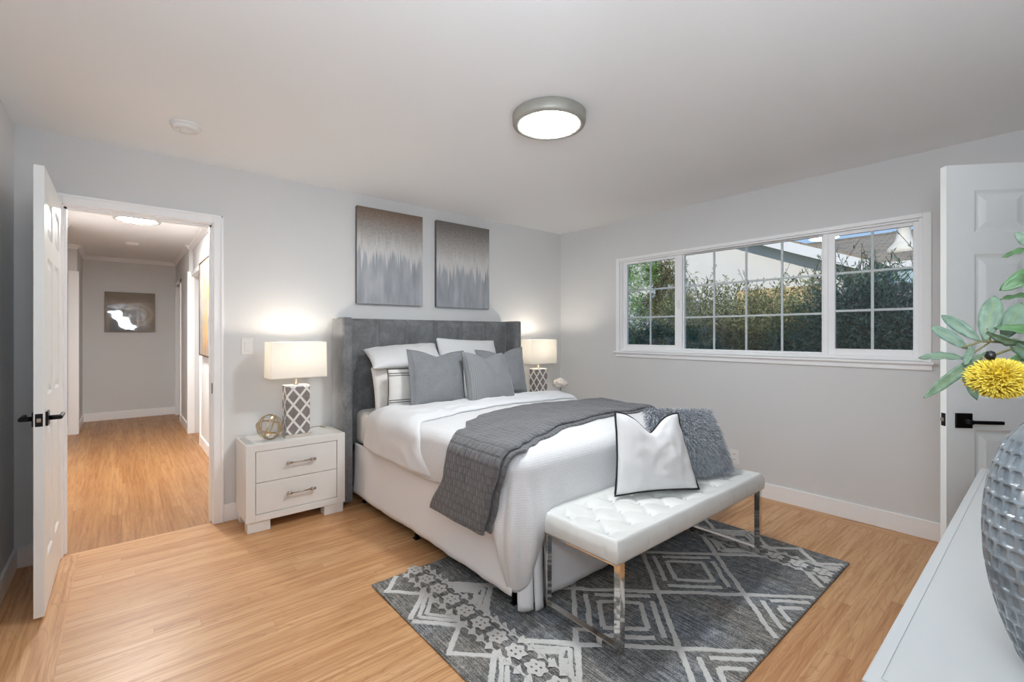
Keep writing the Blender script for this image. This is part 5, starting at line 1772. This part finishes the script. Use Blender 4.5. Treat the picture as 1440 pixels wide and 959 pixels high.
# shrubs and trees, each grown leaf by leaf
def foliage_mat(name, a, b, c):
    t = NT(name)
    g = t.new('ShaderNodeNewGeometry')
    col = t.ramp(g.outputs['Random Per Island'], [(0.0, a), (0.55, b), (1.0, c)])
    t.set(col, 0.55)
    tr = t.new('ShaderNodeBsdfTranslucent'); t.l.new(col, tr.inputs[0])
    mx = t.new('ShaderNodeMixShader'); mx.inputs[0].default_value = 0.3
    t.l.new(t.b.outputs[0], mx.inputs[1]); t.l.new(tr.outputs[0], mx.inputs[2]); t.l.new(mx.outputs[0], t.out.inputs[0])
    return t.m
M['f_olive'] = foliage_mat('olive_hedge_leaves', S(92, 102, 66), S(132, 140, 92), S(176, 178, 128))
M['f_teal'] = foliage_mat('dark_shrub_leaves', S(68, 90, 74), S(104, 128, 104), S(146, 166, 138))
M['f_pine'] = foliage_mat('bright_pine_needles', S(80, 128, 58), S(126, 180, 84), S(178, 214, 120))
M['f_dry'] = foliage_mat('sparse_branch_leaves', S(84, 88, 48), S(126, 124, 70), S(176, 166, 104))
M['bark'] = simple('grey_brown_bark', S(96, 82, 68), 0.9, var=0.2, vscale=12)
def leafcloud(bm, blobs, n, ln, wd, rnd, droop=0.2):
    tot = sum(b[1] ** 2 for b in blobs)
    for c, r, sq in blobs:
        c = Vector(c)
        m = int(n * r * r / tot)
        for _ in range(m):
            d = Vector((rnd.gauss(0, 1), rnd.gauss(0, 1), rnd.gauss(0, 1))).normalized()
            rad = r * rnd.random() ** 0.40
            k = 1 + 0.28 * nz(d.x * 2 + c.x, d.y * 2 + c.y, d.z * 2 + c.z)
            p = c + Vector((d.x * rad, d.y * rad, d.z * rad * sq)) * k
            a = (d + Vector((rnd.gauss(0, .6), rnd.gauss(0, .6), rnd.gauss(0, .6) - droop))).normalized()
            s = a.cross(Vector((rnd.gauss(0, 1), rnd.gauss(0, 1), rnd.gauss(0, 1)))).normalized()
            L = ln * rnd.uniform(0.6, 1.3); w = wd * rnd.uniform(0.7, 1.3)
            v = [bm.verts.new(q) for q in (p, p + a * L * .45 + s * w, p + a * L, p + a * L * .45 - s * w)]
            bm.faces.new(v)
def twigs(bm, base, tops, r0, rnd):
    for t_ in tops:
        b = Vector(base) + Vector((rnd.uniform(-.1, .1), rnd.uniform(-.1, .1), 0)); t_ = Vector(t_)
        mid = b.lerp(t_, 0.5) + Vector((rnd.uniform(-.1, .1), rnd.uniform(-.1, .1), 0.05))
        tube(bm, [b, mid, t_], lambda t: r0 * (1 - 0.75 * t), 5)
def shrub(name, x, y, rx, top, mat, n, label, ln=0.070, wd=0.0085, sprays=0, seed=0, grp='shrubs along the garden fence', xd=0.0):
    rnd = random.Random(seed)
    t = thing(name, label, 'shrub', (x, y, GZ), grp)
    H = top - GZ
    blobs = [((x, y, GZ + H * 0.33), rx * 0.95, H * 0.38 / rx), ((x + 0.05, y + rx * 0.15, GZ + H * 0.66), rx * 0.9, H * 0.33 / rx), ((x, y - rx * 0.35, GZ + H * 0.60), rx * 0.72, H * 0.38 / rx), ((x + .1, y + rx * .55, GZ + H * .58), rx * 0.68, H * 0.40 / rx)]
    bm = bmesh.new(); leafcloud(bm, blobs, int(n * 2.3), ln, wd, rnd)
    tops = []
    for _ in range(sprays):
        a = Vector((x + rnd.uniform(-.25, .25), y + rnd.uniform(-rx, rx) * .9, GZ + H * rnd.uniform(0.75, 0.88)))
        e = a + Vector((rnd.uniform(-.2, .2), rnd.uniform(-.35, .35), H * rnd.uniform(0.08, 0.22)))
        tops.append((a, e))
        for k in range(16):
            p = a.lerp(e, rnd.uniform(0.1, 1.0))
            dd = ((e - a).normalized() + Vector((rnd.gauss(0, .7), rnd.gauss(0, .7), rnd.gauss(0, .4)))).normalized()
            s = dd.cross(Vector((rnd.gauss(0, 1), rnd.gauss(0, 1), rnd.gauss(0, 1)))).normalized(); L = ln * rnd.uniform(.5, 0.95)
            v = [bm.verts.new(q) for q in (p, p + dd * L * .45 + s * wd * .7, p + dd * L, p + dd * L * .45 - s * wd * .7)]; bm.faces.new(v)
    fo_ = obj('foliage', bm, M[mat], t, normals=False)
    fo_['kind'] = 'stuff'
    bm = bmesh.new()
    twigs(bm, (x, y, GZ), [(x + rnd.uniform(-.3, .3), y + rnd.uniform(-rx, rx) * .8, GZ + H * rnd.uniform(.5, .85)) for _ in range(7)], 0.022, rnd)
    for a, e in tops: tube(bm, [a + Vector((0, 0, -0.2)), a, e], 0.0026, 4)
    obj('stem', bm, M['bark'], t)
    return t
X1 = 6.3
shrub('shrub', 6.0, Yat(905, 6.0), 0.60, Zat(905, 432, 6.0), 'f_teal', 5200, 'dark leafy shrub filling the lower left sash, nearest the left jamb', seed=1)
shrub('shrub', 6.5, Yat(940, 6.5), 0.50, Zat(940, 412, 6.5), 'f_dry', 2600, 'loose yellow-green shrub behind the mullion between left sash and fixed light', seed=2, sprays=5)
shrub('shrub', 6.3, Yat(985, 6.3), 0.62, Zat(985, 380, 6.3), 'f_olive', 5600, 'olive-green shrub at the left of the fixed light', seed=3, sprays=8)
shrub('shrub', 5.7, Yat(980, 5.7), 0.42, Zat(980, 458, 5.7), 'f_teal', 3600, 'low blue-green shrub in front of the olive shrub', seed=4, ln=0.11)
shrub('shrub', 6.6, Yat(1042, 6.6), 0.55, Zat(1042, 384, 6.6), 'f_olive', 5200, 'olive-green shrub in the middle of the fixed light', seed=5, sprays=5)
shrub('shrub', 6.5, Yat(1095, 6.5), 0.46, Zat(1095, 384, 6.5), 'f_olive', 4600, 'olive-green shrub before the tan garden wall', seed=6, sprays=4)
shrub('shrub', 5.9, Yat(1125, 5.9), 0.42, Zat(1125, 452, 5.9), 'f_teal', 3600, 'low dark shrub at the right of the fixed light', seed=7)
shrub('shrub', 6.1, Yat(1140, 6.1), 0.42, Zat(1138, 376, 6.1), 'f_olive', 3000, 'thin twiggy shrub left of the right mullion', seed=8, sprays=16)
shrub('shrub', 5.7, Yat(1195, 5.7), 0.44, Zat(1195, 362, 5.7), 'f_teal', 5000, 'tall feathery shrub at the left of the right sash', seed=9, sprays=26)
shrub('shrub', 5.5, Yat(1245, 5.5), 0.42, Zat(1240, 356, 5.5), 'f_teal', 5600, 'tall dense dark shrub in the middle of the right sash', seed=10, sprays=26)
shrub('shrub', 5.4, Yat(1302, 5.4), 0.44, Zat(1300, 415, 5.4), 'f_teal', 4200, 'dark shrub reaching the right jamb of the window', seed=11, sprays=5)
shrub('shrub', 5.3, Yat(1370, 5.3), 0.5, Zat(1370, 420, 5.3), 'f_teal', 2600, 'dark shrub beyond the right end of the window', seed=12)
shrub('shrub', 6.2, Yat(850, 6.2), 0.6, Zat(850, 420, 6.2), 'f_teal', 3000, 'dark shrub beyond the left end of the window', seed=13)
def tree(x, y, top, mat, label, blobs, n, ln, wd, seed, name):
    rnd = random.Random(seed)
    t = thing(name, label, 'tree', (x, y, GZ))
    bm = bmesh.new(); leafcloud(bm, blobs, n, ln, wd, rnd, 0.0)
    f = obj('foliage', bm, M[mat], t, normals=False); f['kind'] = 'stuff'
    bm = bmesh.new(); tube(bm, [(x, y, GZ), (x + .05, y, GZ + (top - GZ) * .5), (x, y + .05, top)], lambda q: 0.11 * (1 - 0.8 * q), 8)
    for c, r, s in blobs: tube(bm, [(x, y, c[2] - 0.5), c], 0.03, 5)
    obj('trunk', bm, M['bark'], t)
X = 8.6; ty = Yat(878, X)
tree(X, ty, 3.6, 'f_pine', 'bright green pine tree in the upper left sash', [((X, ty + 0.1, Zat(884, 405, X)), 0.62, 0.85), ((X, ty - .15, Zat(884, 380, X)), 0.62, 0.7), ((X, ty + .5, 2.9), 0.7, 0.9), ((X, ty, 3.6), 0.6, 0.9), ((X, ty + .1, Zat(884, 440, X)), 0.6, 0.9)], 9000, 0.13, 0.006, 21, 'pine_tree')
X = 9.4; ty = Yat(925, X)
tree(X, ty, 3.0, 'f_dry', 'sparse thin-leaved tree at the right of the left sash', [((X, Yat(943, X), Zat(943, 380, X)), 0.34, 0.8), ((X, Yat(925, X), Zat(925, 388, X)), 0.36, 0.5), ((X, Yat(918, X), Zat(918, 372, X)), 0.28, 0.6), ((X, Yat(938, X), Zat(938, 402, X)), 0.30, 0.5), ((X, Yat(946, X), Zat(946, 425, X)), 0.5, 0.5), ((X, Yat(922, X), Zat(922, 430, X)), 0.5, 0.5)], 3600, 0.12, 0.012, 22, 'garden_tree')
